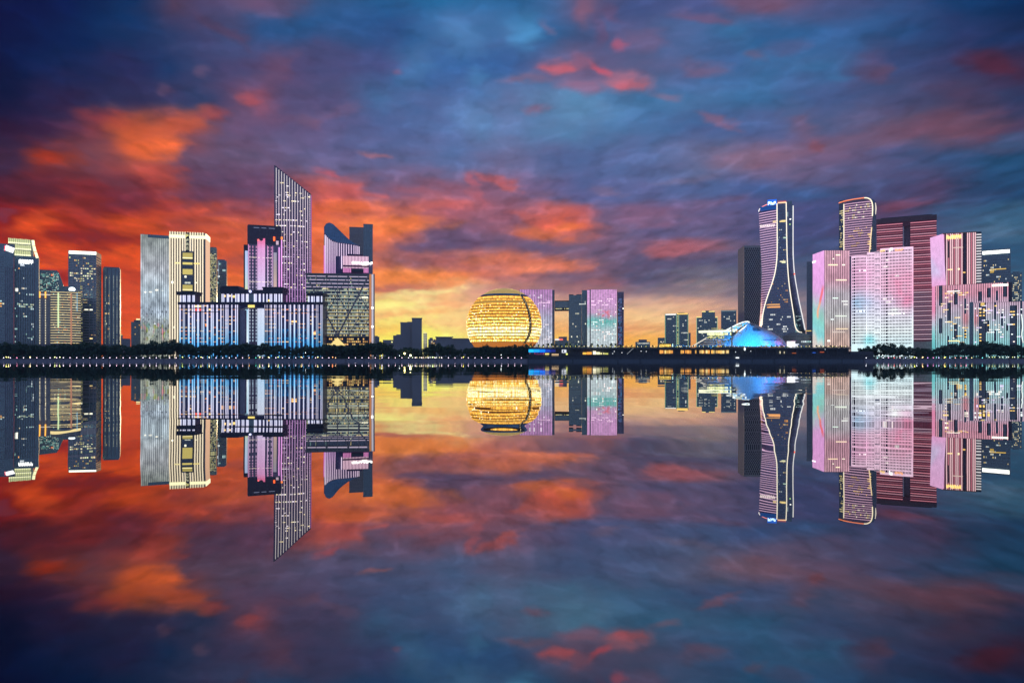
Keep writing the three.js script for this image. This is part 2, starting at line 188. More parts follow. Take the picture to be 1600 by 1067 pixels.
// facade grain: fine streaks and patches on otherwise plain cladding
function grain(w, h, lo, hi, fx, fy) {
  const data = new Uint8Array(w * h * 4);
  for (let j = 0; j < h; j++) for (let i = 0; i < w; i++) { const k = clamp(lerp(lo, hi, 0.5 + 0.7 * fbm(i / w * fx, j / h * fy, 5)), 0, 1) * 255; data.set([k, k, k, 255], (j * w + i) * 4); }
  const t = new THREE.DataTexture(data, w, h);
  t.wrapS = t.wrapT = THREE.RepeatWrapping; t.colorSpace = THREE.SRGBColorSpace; t.magFilter = THREE.LinearFilter; t.needsUpdate = true;
  return t;
}
const grainMap = grain(256, 256, 0.72, 1, 22, 9);
const clad = (r, g, b, roughness = 0.75, metalness = 0) => { const m = std(r, g, b, roughness, metalness); m.map = grainMap; return m; };
const M = {
  glassBlue: clad(0.44, 0.66, 0.68, 0.26, 0.9), glassDark: clad(0.34, 0.43, 0.47, 0.26, 0.85), glassTeal: clad(0.44, 0.68, 0.68, 0.26, 0.9), glassViolet: clad(0.50, 0.45, 0.58, 0.3, 0.8),
  concrete: clad(0.58, 0.59, 0.60), paleStone: clad(0.66, 0.66, 0.64), greyPanel: clad(0.52, 0.55, 0.58, 0.45, 0.5), darkPanel: clad(0.13, 0.14, 0.18, 0.5, 0.2), whitePanel: clad(0.80, 0.81, 0.82, 0.42, 0.75), steel: clad(0.36, 0.35, 0.34, 0.45, 0.5),
  roof: clad(0.22, 0.23, 0.26, 0.8), bronze: clad(0.36, 0.26, 0.12, 0.4, 0.6),
};

const used = new Map();
const numbered = (name) => { const n = used.get(name) ?? 0; used.set(name, n + 1); return n ? name + '_' + String(n).padStart(3, '0') : name; };
function tag(o, label, category, group) { o.userData.label = label; o.userData.category = category; if (group) o.userData.group = group; return o; }
function structure(name, geometry, material) { const m = new THREE.Mesh(geometry, material); m.name = numbered(name); m.userData.kind = 'structure'; scene.add(m); return m; }

function boxGeo(x0, x1, y0, y1, z0, z1) {
  const g = new THREE.BoxGeometry(Math.abs(x1 - x0), Math.abs(y1 - y0), Math.abs(z1 - z0));
  g.translate((x0 + x1) / 2, (y0 + y1) / 2, (z0 + z1) / 2);
  return g;
}
function metreUV(g, s = 30) { const p = g.attributes.position, uv = new Float32Array(p.count * 2); for (let i = 0; i < p.count; i++) { uv[i * 2] = (p.getX(i) + p.getZ(i)) / s; uv[i * 2 + 1] = p.getY(i) / s; } g.setAttribute('uv', new THREE.BufferAttribute(uv, 2)); return g; }
function fitUV(g, x0, x1, y0, y1, side) { const p = g.attributes.position, uv = new Float32Array(p.count * 2); for (let i = 0; i < p.count; i++) { uv[i * 2] = ((side ? p.getZ(i) : p.getX(i)) - x0) / (x1 - x0); uv[i * 2 + 1] = (p.getY(i) - y0) / (y1 - y0); } g.setAttribute('uv', new THREE.BufferAttribute(uv, 2)); return g; }
function quadsGeo(list) {                                  // [[a, b, c, d], ...] corners as [x, y, z], anticlockwise
  const pos = [];
  for (const [a, b, c, d] of list) pos.push(...a, ...b, ...c, ...a, ...c, ...d);
  const g = new THREE.BufferGeometry();
  g.setAttribute('position', new THREE.BufferAttribute(new Float32Array(pos), 3));
  g.computeVertexNormals();
  return g;
}
function mesh(name, geometry, material, parent) { const m = new THREE.Mesh(geometry, material); m.name = name; parent.add(m); return m; }

// A building: a Group at its base. The front spans photo columns xs at depth d; turn swings the front away from the viewer so that a side shows.
function Building(name, label, category, xs, d, turn = 0, square = false) {   // square: front parallel to the river instead of turned to the viewer
  const xc = (xs[0] + xs[1]) / 2, g = new THREE.Group(), px = X(xc, d), az = Math.atan2(px, d), t = turn * Math.PI / 180;
  g.name = numbered(name); g.position.set(px, GROUND, -d); g.rotation.y = square ? 0 : -az + t; scene.add(g);
  tag(g, label, category);
  const s = d / F, sx = square ? s : s * Math.cos(az) / Math.cos(t);
  const b = {
    g, s, sx, d, xc,
    lx: (x) => (x - xc) * sx, ly: (y) => y === null ? 0 : Y(y, d) - GROUND,
    // box from pixel columns and rows on the front; z in metres, towards the viewer
    box(part, x0, x1, y0, y1, z0, z1, m, parent = g) { return mesh(part, metreUV(boxGeo(b.lx(x0), b.lx(x1), b.ly(y0), b.ly(y1), z0, z1)), m, parent); },
    // box whose texture spans the given facade rectangle
    lit(part, x0, x1, y0, y1, z0, z1, m, f, parent = g) { return mesh(part, fitUV(boxGeo(b.lx(x0), b.lx(x1), b.ly(y0), b.ly(y1), z0, z1), b.lx(f[0]), b.lx(f[1]), b.ly(f[3]), b.ly(f[2])), m, parent); },
    bar(part, x0, y0, x1, y1, w, z0, z1, m, parent = g) {   // sloping bar on the front
      const ax = b.lx(x0), ay = b.ly(y0), bx = b.lx(x1), by = b.ly(y1), L = Math.hypot(bx - ax, by - ay), geo = new THREE.BoxGeometry(w, L, z1 - z0);
      geo.rotateZ(Math.atan2(by - ay, bx - ax) - Math.PI / 2); geo.translate((ax + bx) / 2, (ay + by) / 2, (z0 + z1) / 2);
      return mesh(part, metreUV(geo), m, parent);
    },
    many(part, boxes, m, parent = g) {                       // many tiny pieces joined into one part
      const o = mesh(part, mergeGeometries(boxes.map(([x0, x1, y0, y1, z0, z1]) => metreUV(boxGeo(b.lx(x0), b.lx(x1), b.ly(y0), b.ly(y1), z0, z1)))), m, parent);
      o.userData.kind = 'stuff';
      return o;
    },
    panes(part, list, z, parent = g, zf) {                   // glowing window panes [x0, x1, y0, y1, [r, g, b], k] joined into one part
      const pos = [], col = [], nor = [];
      for (const [x0, x1, y0, y1, c, k] of list) {
        const a = b.lx(x0), e = b.lx(x1), u = b.ly(y0), v = b.ly(y1), za = zf ? zf((x0 + x1) / 2, (y0 + y1) / 2) + z : z;
        pos.push(a, v, za, e, v, za, e, u, za, a, v, za, e, u, za, a, u, za);
        for (let i = 0; i < 6; i++) { col.push(toLinear(c[0]) * k * GLOW, toLinear(c[1]) * k * GLOW, toLinear(c[2]) * k * GLOW); nor.push(0, 0, 1); }
      }
      if (!pos.length) return null;
      const geo = new THREE.BufferGeometry();
      geo.setAttribute('position', new THREE.BufferAttribute(new Float32Array(pos), 3));
      geo.setAttribute('normal', new THREE.BufferAttribute(new Float32Array(nor), 3));
      geo.setAttribute('color', new THREE.BufferAttribute(new Float32Array(col), 3));
      const o = mesh(part, geo, windowLight, parent);
      o.userData.kind = 'stuff';
      return o;
    },
    // body with a bowed front: top is a function of the column; bow in metres
    bowed(part, x0, x1, top, bow, deep, m, n = 14, backTop = top, bottom = null) {
      const P = [], q = [], yb = b.ly(bottom);
      for (let i = 0; i <= n; i++) { const u = i / n, x = lerp(x0, x1, u); P.push([b.lx(x), b.ly(top(x)), bow * (1 - (2 * u - 1) ** 2), b.ly(backTop(x))]); }
      for (let i = 0; i < n; i++) {
        const [ax, ay, az2, ab] = P[i], [bx, by, bz, bb] = P[i + 1];
        q.push([[ax, yb, az2], [bx, yb, bz], [bx, by, bz], [ax, ay, az2]], [[ax, ay, az2], [bx, by, bz], [bx, bb, -deep], [ax, ab, -deep]], [[bx, yb, -deep], [ax, yb, -deep], [ax, ab, -deep], [bx, bb, -deep]]);
      }
      const [l, r] = [P[0], P[n]];
      q.push([[l[0], yb, -deep], [l[0], yb, l[2]], [l[0], l[1], l[2]], [l[0], l[3], -deep]], [[r[0], yb, r[2]], [r[0], yb, -deep], [r[0], r[3], -deep], [r[0], r[1], r[2]]]);
      return mesh(part, metreUV(quadsGeo(q)), m, g);
    },
    // glowing lettering too far away to read: strokes side by side, one part
    sign(part, x0, x1, y0, y1, z, m, glyphs, parent = g) {
      const list = [], w = (x1 - x0) / glyphs, h = y1 - y0;
      for (let i = 0; i < glyphs; i++) {
        const a = x0 + i * w, e = a + w * 0.82;
        list.push([a, a + w * 0.24, y0 + h * rr(0, 0.25), y1, z, z + 0.5], [a + w * 0.25, e, y0 + h * 0.4, y0 + h * 0.66, z, z + 0.5]);
        if (rnd() < 0.6) list.push([a + w * 0.58, e, y0 + h * 0.68, y1, z, z + 0.5]);
        if (rnd() < 0.7) list.push([a + w * 0.25, e, y0 + h * 0.05, y0 + h * 0.3, z, z + 0.5]);
      }
      const o = mesh(part, mergeGeometries(list.map(([p, q2, r, s2, t2, u]) => boxGeo(b.lx(p), b.lx(q2), b.ly(r), b.ly(s2), t2, u))), m, parent);
      return o;
    },
  };
  return b;
}
const WARM = [[255, 214, 140], [255, 232, 178], [255, 190, 110], [240, 235, 200]], COOL = [[200, 235, 235], [170, 220, 215], [225, 240, 245]];
const pick = (a) => a[Math.floor(rnd() * a.length)];
// random lit panes on a grid of cells
function gridPanes(x0, x1, y0, y1, nx, ny, chance, colors, k0, k1, fx = 0.7, fy = 0.55) {
  const list = [], w = (x1 - x0) / nx, h = (y1 - y0) / ny;
  for (let j = 0; j < ny; j++) {
    let run = 0;
    for (let i = 0; i < nx; i++) {
      if (run <= 0 && rnd() > chance) continue;
      run = run > 0 ? run - 1 : rnd() < 0.35 ? Math.floor(rr(1, 4)) : 0;
      list.push([x0 + (i + 0.5 - fx / 2) * w, x0 + (i + 0.5 + fx / 2) * w, y0 + (j + 0.5 - fy / 2) * h, y0 + (j + 0.5 + fy / 2) * h, pick(colors), rr(k0, k1)]);
    }
  }
  return list;
}
const rows = (y0, y1, step) => { const a = []; for (let y = y0; y <= y1; y += step) a.push(y); return a; };

// ------------------------------------------------------------------ river, ground, embankment
const BANK = 930;
{
  // very small ripples, a few per metre far finer than the eye resolves here
  const n = 256, d = new Uint8Array(n * n * 4);
  for (let j = 0; j < n; j++) for (let i = 0; i < n; i++) {
    let h = 0;
    for (const [fx, fy, a] of [[4, 11, 0.5], [9, 23, 0.3], [17, 47, 0.2]]) { const u = i / n, v = j / n; h += a * lerp(lerp(noise(u * fx, v * fy), noise((u - 1) * fx, v * fy), u), lerp(noise(u * fx, (v - 1) * fy), noise((u - 1) * fx, (v - 1) * fy), u), v); }
    const k = clamp(0.5 + 0.5 * h) * 255; d.set([k, k, k, 255], (j * n + i) * 4);
  }
  const t = new THREE.DataTexture(d, n, n); t.wrapS = t.wrapT = THREE.RepeatWrapping; t.magFilter = THREE.LinearFilter; t.needsUpdate = true;
  const water = new THREE.MeshPhysicalMaterial({ color: new THREE.Color().setRGB(0.46, 0.45, 0.39), metalness: 1, roughness: 0.0 });
  const g = new THREE.PlaneGeometry(3200, 1010).rotateX(-Math.PI / 2).translate(0, 0, -BANK + 505 - 1);
  metreUV(g, 40);
  const p = g.attributes.position, uv = g.attributes.uv;
  for (let i = 0; i < p.count; i++) uv.setXY(i, p.getX(i) / 40, p.getZ(i) / 40);
  water.bumpMap = t; water.bumpScale = 0.011;
  structure('river_water', g, water);
}
{
  const soil = std(0.06, 0.065, 0.06, 1);
  structure('ground', boxGeo(-1900, 1900, -1, GROUND - 0.3, -2800, -BANK - 4), soil);
  structure('riverbed', new THREE.PlaneGeometry(3200, 1010).rotateX(-Math.PI / 2).translate(0, -3, -BANK + 505), std(0.05, 0.05, 0.04, 1));
  const paving = clad(0.20, 0.20, 0.21, 0.85);
  structure('promenade', metreUV(boxGeo(-1500, 1500, GROUND - 0.6, GROUND, -BANK - 22, -BANK - 3.5)), paving);
}
// embankment walls: sloping stone face with a coping and, between bays, pilasters
function embankment(label, x0, x1, bay, stone) {
  const a = X(x0, BANK), e = X(x1, BANK), g = new THREE.Group(), top = GROUND + 0.25, w = e - a;
  g.name = numbered('embankment_wall'); g.position.set((a + e) / 2, 0, -BANK); scene.add(g); tag(g, label, 'wall');
  const n = Math.max(1, Math.round(w / bay));
  for (let i = 0; i < n; i++) {
    const p = -w / 2 + i * bay * w / (n * bay), q = p + w / n;
    mesh('stone_panel', metreUV(quadsGeo([[[p + 0.06, -0.8, 0], [q - 0.06, -0.8, 0], [q - 0.06, top, -2.2], [p + 0.06, top, -2.2]], [[q - 0.06, -0.8, -4.2], [p + 0.06, -0.8, -4.2], [p + 0.06, top, -4.2], [q - 0.06, top, -4.2]], [[p + 0.06, top, -2.2], [q - 0.06, top, -2.2], [q - 0.06, top, -4.2], [p + 0.06, top, -4.2]]]), 12), stone, g);
    mesh('pilaster', metreUV(boxGeo(p - 0.35, p + 0.35, -0.8, top - 0.1, -3.2, -0.3), 12), stone, g);
  }
  mesh('coping', metreUV(boxGeo(-w / 2, w / 2, top + 0.02, top + 0.4, -4.3, -1.8), 12), stone, g);
  return g;
}
const mauveStone = clad(0.36, 0.34, 0.37, 0.8), darkStone = clad(0.16, 0.19, 0.22, 0.85);
embankment('long pale embankment wall under the dense row of white lamps', -60, 825, 24, mauveStone);
embankment('dark embankment wall below the terraces of the city balcony', 825, 1352, 30, darkStone);
embankment('embankment wall under the row of coloured lamps', 1352, 1665, 24, mauveStone);

// ------------------------------------------------------------------ left group of towers
const every = (x0, x1, n) => Array.from({ length: n }, (_, i) => lerp(x0, x1, n > 1 ? i / (n - 1) : 0.5));
{ // far left edge, white sign on its shoulder
  const b = Building('office_tower', 'dark blue tower with bright white slanted sign panel on its shoulder', 'tower', [-34, 21], 1000);
  b.box('wall', -34, 21, 381, null, -26, 0, M.glassBlue);
  b.box('parapet', -34, 20.6, 379.6, 381, -25, -0.5, M.greyPanel);
  b.bar('sign', 7, 385.6, 21, 389.6, 7.2, 0.3, 1.6, led(255, 250, 250, 1.6));
  b.bar('sign_edge_light', 6.6, 383, 6.6, 391, 1.0, 0.3, 1.8, led(255, 70, 100, 1.2));
  for (const x of [7.5, 10.5, 13.5, 16.5, 19.5]) b.box('fin', x - 0.55, x + 0.55, 416, null, 0.02, 0.9, clad(0.42, 0.38, 0.46, 0.6));
  b.many('floor_band', rows(400, 538, 4).map((y) => [-34, 6, y, y + 0.7, 0.02, 0.3]), M.greyPanel);
  b.panes('window', gridPanes(-32, 6, 400, 536, 10, 34, 0.05, [...WARM, ...COOL], 0.35, 1), 0.2);
}
{ // tower with the lit crown
  const b = Building('crowned_tower', 'dark tower with stepped pale yellow lit crown and white rooftop lettering', 'tower', [21, 60], 1048, -2);
  b.box('wall', 21, 60, 400, null, -24, 0, M.glassBlue);
  const cream = led(246, 248, 196, 1.25), creamDim = led(226, 232, 170, 0.8);
  const core = b.box('crown_core', 12.5, 51, 374, 400.2, -20, -2, M.greyPanel);
  for (const [x0, x1, y0, y1, z] of [[12, 47, 373.5, 381.5, -1.8], [23, 48, 383, 390.5, -1.2], [22, 47.5, 392, 400, -0.4]]) {
    const n = Math.round((x1 - x0) / 3);
    for (let i = 0; i < n; i++) { const w = (x1 - x0) / n, x = x0 + i * w; b.box('crown_light', x + 0.1, x + w - 1, y0 + (i % 3) * 0.25, y1 - 2.2, z, z + 1, creamDim, core); b.box('crown_lamp', x + 0.1, x + w - 0.6, y1 - 2.1, y1, z, z + 1.1, cream, core); }
  }
  for (const [x0, y0, x1, y1] of [[50.5, 374.6, 51.6, 383], [52, 384, 54.2, 392], [54.6, 393, 57.6, 402]]) b.bar('crown_side_light', x0, y0, x1, y1, 3.6, -1.5, 0.6, cream, core);
  b.sign('sign', 28.5, 51.5, 405.5, 412.5, 0.3, led(255, 255, 255, 2), 6);
  b.sign('sign', 31, 37.5, 413, 416, 0.3, led(240, 245, 255, 1), 3);
  for (const x of every(24, 50, 8)) b.box('mullion', x - 0.35, x + 0.35, 418, null, 0.02, 0.5, M.steel);
  b.box('corner_post', 52, 54, 402, null, 0.02, 0.7, M.greyPanel);
  b.panes('window', [...gridPanes(22, 52, 417, 536, 14, 30, 0.05, [...COOL, [255, 240, 210]], 0.4, 1.2), ...gridPanes(26, 52, 474, 481, 12, 2, 0.6, [[210, 240, 215], [240, 245, 205]], 0.5, 1), ...gridPanes(40, 52, 458, 462, 8, 1, 0.6, COOL, 0.6, 1), [23, 28, 451, 456, [255, 255, 240], 1.2], [28, 29.5, 419, 421, [255, 180, 110], 1.2], ...gridPanes(38, 52, 527, 529, 8, 1, 0.6, COOL, 0.5, 1)], 0.25);
}
{ // slope-shouldered block with teal windows
  const b = Building('office_block', 'teal speckled office block with a sloping right shoulder', 'tower', [58, 98], 1230, -3);
  b.bowed('wall', 58, 98, (x) => x < 90 ? 422 : lerp(422, 444, (x - 90) / 8), 0.1, 30, M.glassTeal, 12);
  b.panes('window', gridPanes(61, 91, 426, 456, 20, 16, 0.3, [[150, 225, 210], [190, 240, 230], [120, 200, 190], [240, 245, 220]], 0.3, 1.1), 0.5);
  b.panes('window', [[79, 80.3, 428, 431, [255, 120, 70], 1], [81.3, 82.6, 428, 431, [255, 170, 120], 1]], 0.6);
  b.box('lower_wing', 88, 126, 446, null, -28, -1, M.glassBlue);
}
{ // gold banded round-cornered block and its annexe
  const b = Building('apartment_block', 'low rounded block ringed by thin gold light bands, white rooftop dome sign', 'building', [60, 126], 1000, -3);
  const gold = led(250, 226, 160, 0.95), zf = (x) => 5 * (1 - ((x - 102) / 24) ** 2);
  b.bowed('wall', 78.5, 125.5, () => 455, 4.6, 26, M.glassDark, 14);
  const ring = (y0, y1, m, name) => { const q = [], n = 16; for (let i = 0; i < n; i++) { const a = lerp(78, 126, i / n), e = lerp(78, 126, (i + 1) / n), za = Math.max(0, zf(a)) + 0.6, ze = Math.max(0, zf(e)) + 0.6; q.push([[b.lx(a), b.ly(y1), za], [b.lx(e), b.ly(y1), ze], [b.lx(e), b.ly(y0), ze], [b.lx(a), b.ly(y0), za]], [[b.lx(a), b.ly(y0), za], [b.lx(e), b.ly(y0), ze], [b.lx(e), b.ly(y0), ze - 1.2], [b.lx(a), b.ly(y0), za - 1.2]]); } mesh(name, quadsGeo(q), m, b.g); };
  for (const y of rows(456.5, 537, 3.95)) { ring(y, y + 0.75, gold, 'light_band'); ring(y + 0.8, y + 1.9, M.concrete, 'balcony_edge'); }
  b.box('light_strip', 89.6, 91.2, 458, 512, 5.6, 6.6, led(225, 250, 190, 1));
  b.box('light_strip', 109.6, 112, 458, 538, 5.6, 6.4, led(214, 150, 120, 0.55));
  b.box('light_strip', 119.6, 120.6, 457, 486, 3.6, 4.6, led(170, 225, 250, 0.6));
  b.panes('window', gridPanes(80, 124, 458, 537, 22, 20, 0.13, [...WARM, [230, 90, 60], [170, 230, 220]], 0.25, 0.9, 0.7, 0.4), 0.15, b.g, zf);
  b.box('annexe', 60, 78, 456, null, -24, -0.4, M.greyPanel);
  for (const x of [61.6, 70.3]) { for (const y of rows(469, 537, 3.9)) b.box('stair_lamp', x - 0.55, x + 0.55, y, y + 2, -0.38, 0.4, led(255, 240, 200, 0.9)); b.box('torch_lamp', x - 0.9, x + 0.9, 456.5, 466.5, -0.38, 0.8, led(255, 176, 70, 1.6)); }
  b.box('light_band', 60.5, 78, 460.8, 461.6, -0.38, 0.3, led(255, 240, 220, 0.9));
  b.many('floor_band', rows(470, 538, 3.9).map((y) => [60.2, 78, y, y + 0.9, -0.38, 0]), M.concrete);
  const dome = new THREE.SphereGeometry(4.2, 20, 12); dome.scale(1, 0.8, 0.5); dome.translate(b.lx(111.6), b.ly(451), -3);
  const signBase = b.box('sign_base', 108, 115.3, 453.5, 455, -6, 0, M.darkPanel);
  mesh('sign_dome', dome, led(235, 250, 255, 1.8), signBase);
}
{ // grid tower with white top band
  const b = Building('office_tower', 'grey gridded tower with a white light band along its roof edge', 'tower', [106, 150], 1062, -12);
  b.box('wall', 106, 150, 392, null, -34, 0, M.glassTeal);
  b.box('roof_light_band', 107, 149.6, 392.6, 397.2, 0.05, 1, led(255, 255, 235, 1.7));
  for (const y of rows(400, 536, 4.05)) b.box('floor_band', 106, 150.1, y, y + 1.7, 0.02, 0.5, M.whitePanel);
  for (const x of [106.5, 113.5, 121, 128.5, 139, 145.5, 149.6]) b.box('column', x - 0.5, x + 0.5, 397.6, null, 0.52, 0.9, M.whitePanel);
  b.many('side_floor_band', rows(400, 536, 4.05).map((y) => [150.02, 150.4, y, y + 1.2, -33, -0.5]), M.paleStone);
  b.panes('window', [...gridPanes(107, 149, 401, 537, 16, 33, 0.1, [...WARM, [225, 235, 160]], 0.35, 1), ...gridPanes(124.5, 128, 422, 537, 2, 38, 0.62, [[235, 228, 150], [210, 205, 130]], 0.35, 0.9), ...gridPanes(108, 148, 418, 440, 12, 6, 0.28, [[235, 240, 190], [255, 240, 210]], 0.6, 1.2), [138, 144, 482.6, 484.6, [255, 252, 225], 1.3], [131, 137, 482.6, 484.6, [255, 252, 225], 1], [139, 144, 528, 530, [255, 225, 150], 1.3]], 0.2);
}
{ // dotted tower
  const b = Building('apartment_tower', 'dark slab tower with columns of tiny pale window dots', 'tower', [160, 187], 1140, -3);
  b.box('wall', 160, 187, 419, null, -24, 0, M.glassBlue);
  b.box('roof_plant', 161.5, 185.5, 417, 419, -22, -2, M.greyPanel);
  const dots = [];
  for (const x of [163.6, 170, 176.6, 182, 186.3]) for (const y of rows(431, 536, 2.75)) if (rnd() < 0.9) dots.push([x - 0.45, x + 0.45, y, y + 1.1, [232, 234, 205], rr(0.25, 0.8)]);
  b.panes('window', [...dots, ...gridPanes(163, 170, 432, 536, 4, 26, 0.1, WARM, 0.4, 0.9)], 0.3);
  for (const x of [161.6, 167, 173.3, 179.4, 184.4]) b.box('pier', x - 0.6, x + 0.6, 421, null, 0.02, 0.6, M.greyPanel);
}
{
  const b = Building('low_block', 'small grey block with lit rooftop lantern beside the silver tower', 'building', [204, 219], 1180);
  b.box('wall', 204, 219, 503, null, -20, 0, M.glassBlue);
  b.box('roof_lamp', 212, 218, 497.5, 500, -6, -2, led(250, 235, 170, 0.9));
  b.box('roof_house', 208.5, 218.6, 500, 503, -10, -1.5, M.concrete);
  b.panes('window', gridPanes(205, 218, 506, 538, 6, 9, 0.06, WARM, 0.3, 0.7), 0.3);
  const c = Building('low_block', 'tiny grey block between the dotted tower and the silver tower', 'building', [186, 203], 1500);
  c.box('wall', 186, 203, 529, null, -20, 0, M.concrete); c.box('parapet', 186, 191, 523.5, 529, -18, -2, M.concrete);
  c.box('roof_lamp', 186.6, 190.4, 522.6, 523.5, -6, -3, led(250, 230, 130, 0.9));
}
{ // silver media facade
  const b = Building('media_tower', 'pale silver tower whose ribbed facade shows a misty light picture', 'tower', [219, 264], 1012, -2);
  const t = screenTexture(128, 256, (u, v, o) => {
    const base = [[1, 150, 158, 152], [0.72, 196, 200, 206], [0.5, 196, 212, 222], [0.3, 178, 192, 206], [0.1, 176, 184, 172], [0, 170, 176, 160]];
    paintRows(base)(u, v, o);
    const n = fbm(u * 4, v * 9, 5), m = fbm(u * 7 + 20, v * 14 + 3, 4);
    for (let c = 0; c < 3; c++) o[c] = o[c] * (1 + 0.42 * n) - 14;
    const c2 = smooth(0.32, 0.12, v) * smooth(0.02, 0.4, m), hue = noise(u * 5 + 3, v * 12 + 7), k = smooth(0.02, 0.1, v) * c2 * 0.8;
    const col = hue > 0.15 ? [216, 130, 140] : hue < -0.2 ? [90, 150, 130] : [150, 160, 60];
    for (let c = 0; c < 3; c++) o[c] = lerp(o[c], col[c], k);
    const dark = 0.5 * smooth(0.35, 0.6, noise(u * 22, v * 40)) * smooth(0.45, 0.28, v);
    for (let c = 0; c < 3; c++) o[c] *= 1 - dark;
  });
  const scr = screenMat(t, 0.95), f = [219, 264, 367, 541];
  b.box('wall', 219, 264, 367, null, -26, 0, M.greyPanel);
  b.box('roof_screen', 230, 264, 367, 371.6, 0.05, 1.3, M.glassTeal);
  const n = 15, w = 45 / n;
  for (let i = 0; i < n; i++) { const x = 219 + i * w; b.lit('screen_panel', x + 0.12, x + w - 0.75, x > 229 ? 371.8 : 367.4, null, 0.02, 0.5, scr, f); b.box('fin', x + w - 0.6, x + w - 0.15, x > 229 ? 371.8 : 367.4, null, 0.02, 1.3, M.concrete); }
  b.panes('window', [[225, 228, 456, 458, [255, 255, 245], 1.2], [232, 237, 455.5, 457.5, [250, 250, 240], 1], [242, 246.5, 452, 454.2, [255, 250, 230], 1.5], [252, 255, 453, 454.4, [230, 240, 240], 0.9], [240, 243, 505, 506.5, [230, 245, 250], 1]], 0.7);
}
{ // cream tower
  const b = Building('cream_tower', 'cream tower with glowing vertical fins, bright crown and dark central sign column', 'tower', [264, 320.5], 1024, -11);
  b.box('wall', 264, 320.5, 364, null, -32, 0, M.paleStone);
  const cream = led(250, 238, 200, 0.95), f2 = led(255, 238, 206, 1.0);
  const skip = (x) => x > 284.5 && x < 302;
  for (const x of rows(265, 320, 3.95)) {
    const mid = skip(x);
    b.box('light_fin', x - 0.75, x + 0.75, 372.6, mid ? 392 : null, 0.02, 1, f2);
  }
  for (const x of rows(266.9, 319, 3.95)) if (!skip(x)) b.box('dark_fin', x - 0.3, x + 0.3, 373, null, 0.02, 0.8, M.bronze);
  for (const x of rows(264, 318, 3.95)) b.box('crown_fin', x + 0.3, x + 1.9, 362.4, 367.6, 0.02, 0.9, cream);
  b.box('crown_light', 264, 320.6, 367.8, 372.2, 0.02, 1.4, led(255, 250, 200, 1.25));
  b.box('crown_parapet', 264.3, 320, 363, 364, -30, -1, M.paleStone);
  const side = fitUV(boxGeo(0.02, 1, b.ly(null), b.ly(372.4), -31.5, -0.5), 0, 1, 0, b.ly(372)); side.translate(b.lx(320.5), 0, 0);
  mesh('side_light_panel', side, led(246, 196, 160, 0.75), b.g);
  const sc = boxGeo(0.02, 1.4, b.ly(372), b.ly(364), -31.5, 0.5); sc.translate(b.lx(320.5), 0, 0); mesh('crown_light', sc, led(255, 248, 205, 1.25), b.g);
  const signs = b.box('sign_column', 289.6, 295.6, 363.5, 394, 1.05, 1.6, M.darkPanel);
  b.sign('sign', 290.4, 295, 366, 371, 1.62, led(232, 226, 150, 0.8), 1, signs); b.sign('sign', 290.4, 295, 373, 378, 1.62, led(226, 226, 190, 0.55), 1, signs); b.sign('sign', 290.4, 295, 379.5, 384, 1.62, led(226, 226, 190, 0.55), 1, signs); b.sign('sign', 290.4, 295, 385.5, 391, 1.62, led(226, 226, 190, 0.4), 1, signs);
  const coreGlass = b.box('core_glass', 284.6, 300.8, 394.8, 470, 0.02, 0.9, M.glassDark);
  for (const [y0, y1, k] of [[395.2, 405, 0.6], [410, 413.5, 0.95], [420.5, 429, 0.75], [445.2, 454.5, 0.6]]) b.box('window_panel', 285, 300.4, y0, y1, 0.95, 1.3, led(218, 200, 110, k), coreGlass);
  b.box('light_band', 285, 300.4, 402.4, 403.8, 1.35, 1.6, led(255, 246, 190, 1.2)); b.box('light_band', 272.5, 281, 410.4, 412.6, 1.05, 1.4, led(255, 240, 170, 0.9)); b.box('light_band', 302.5, 311.5, 410.4, 412.6, 1.05, 1.4, led(255, 232, 140, 0.9)); b.box('light_band', 285, 300.4, 452, 453.6, 1.35, 1.6, led(255, 240, 180, 1));
  b.sign('sign', 288.5, 297.5, 440.5, 443.4, 1, led(230, 235, 220, 0.9), 4);
  b.panes('window', [[267.6, 270.6, 440, 443.4, [255, 252, 225], 1.8], [288, 291, 431, 434, [255, 252, 225], 1.3], [305, 307, 440.5, 442.5, [255, 250, 215], 1.2], [271, 273, 510, 513, [255, 250, 215], 1]], 1.45);
}
{
  const b = Building('apartment_tower', 'narrow block with a yellow speckled window wall beside the cream tower', 'tower', [326, 338], 1110, -3);
  b.box('wall', 326, 338, 387, null, -20, 0, M.glassBlue);
  b.box('roof_plant', 328, 337, 385.6, 387, -16, -3, M.greyPanel);
  b.panes('window', gridPanes(326.4, 337.6, 395.5, 538, 9, 62, 0.62, [[236, 226, 160], [214, 210, 150], [250, 244, 200]], 0.25, 0.8, 0.75, 0.7), 0.3);
  b.many('floor_band', rows(395.5, 538, 4.6).map((y) => [326, 338, y, y + 0.5, 0.35, 0.6]), M.steel);
  const c = Building('office_tower', 'plain dark blue tower behind the yellow speckled block', 'tower', [337.5, 353.5], 1230, -3);
  c.box('wall', 337.5, 353.5, 407, null, -24, 0, M.glassBlue);
  c.box('roof_plant', 339, 351, 405, 407, -18, -3, M.greyPanel);
  c.many('floor_band', rows(412, 538, 5).map((y) => [337.5, 353.5, y, y + 0.8, 0.02, 0.4]), M.greyPanel);
  c.panes('window', [[341, 342.6, 431, 433, [245, 245, 240], 1.3], [340.6, 341.6, 408, 436, [190, 200, 220], 0.4], ...gridPanes(339, 353, 410, 538, 7, 26, 0.05, COOL, 0.3, 0.8)], 0.5);
}
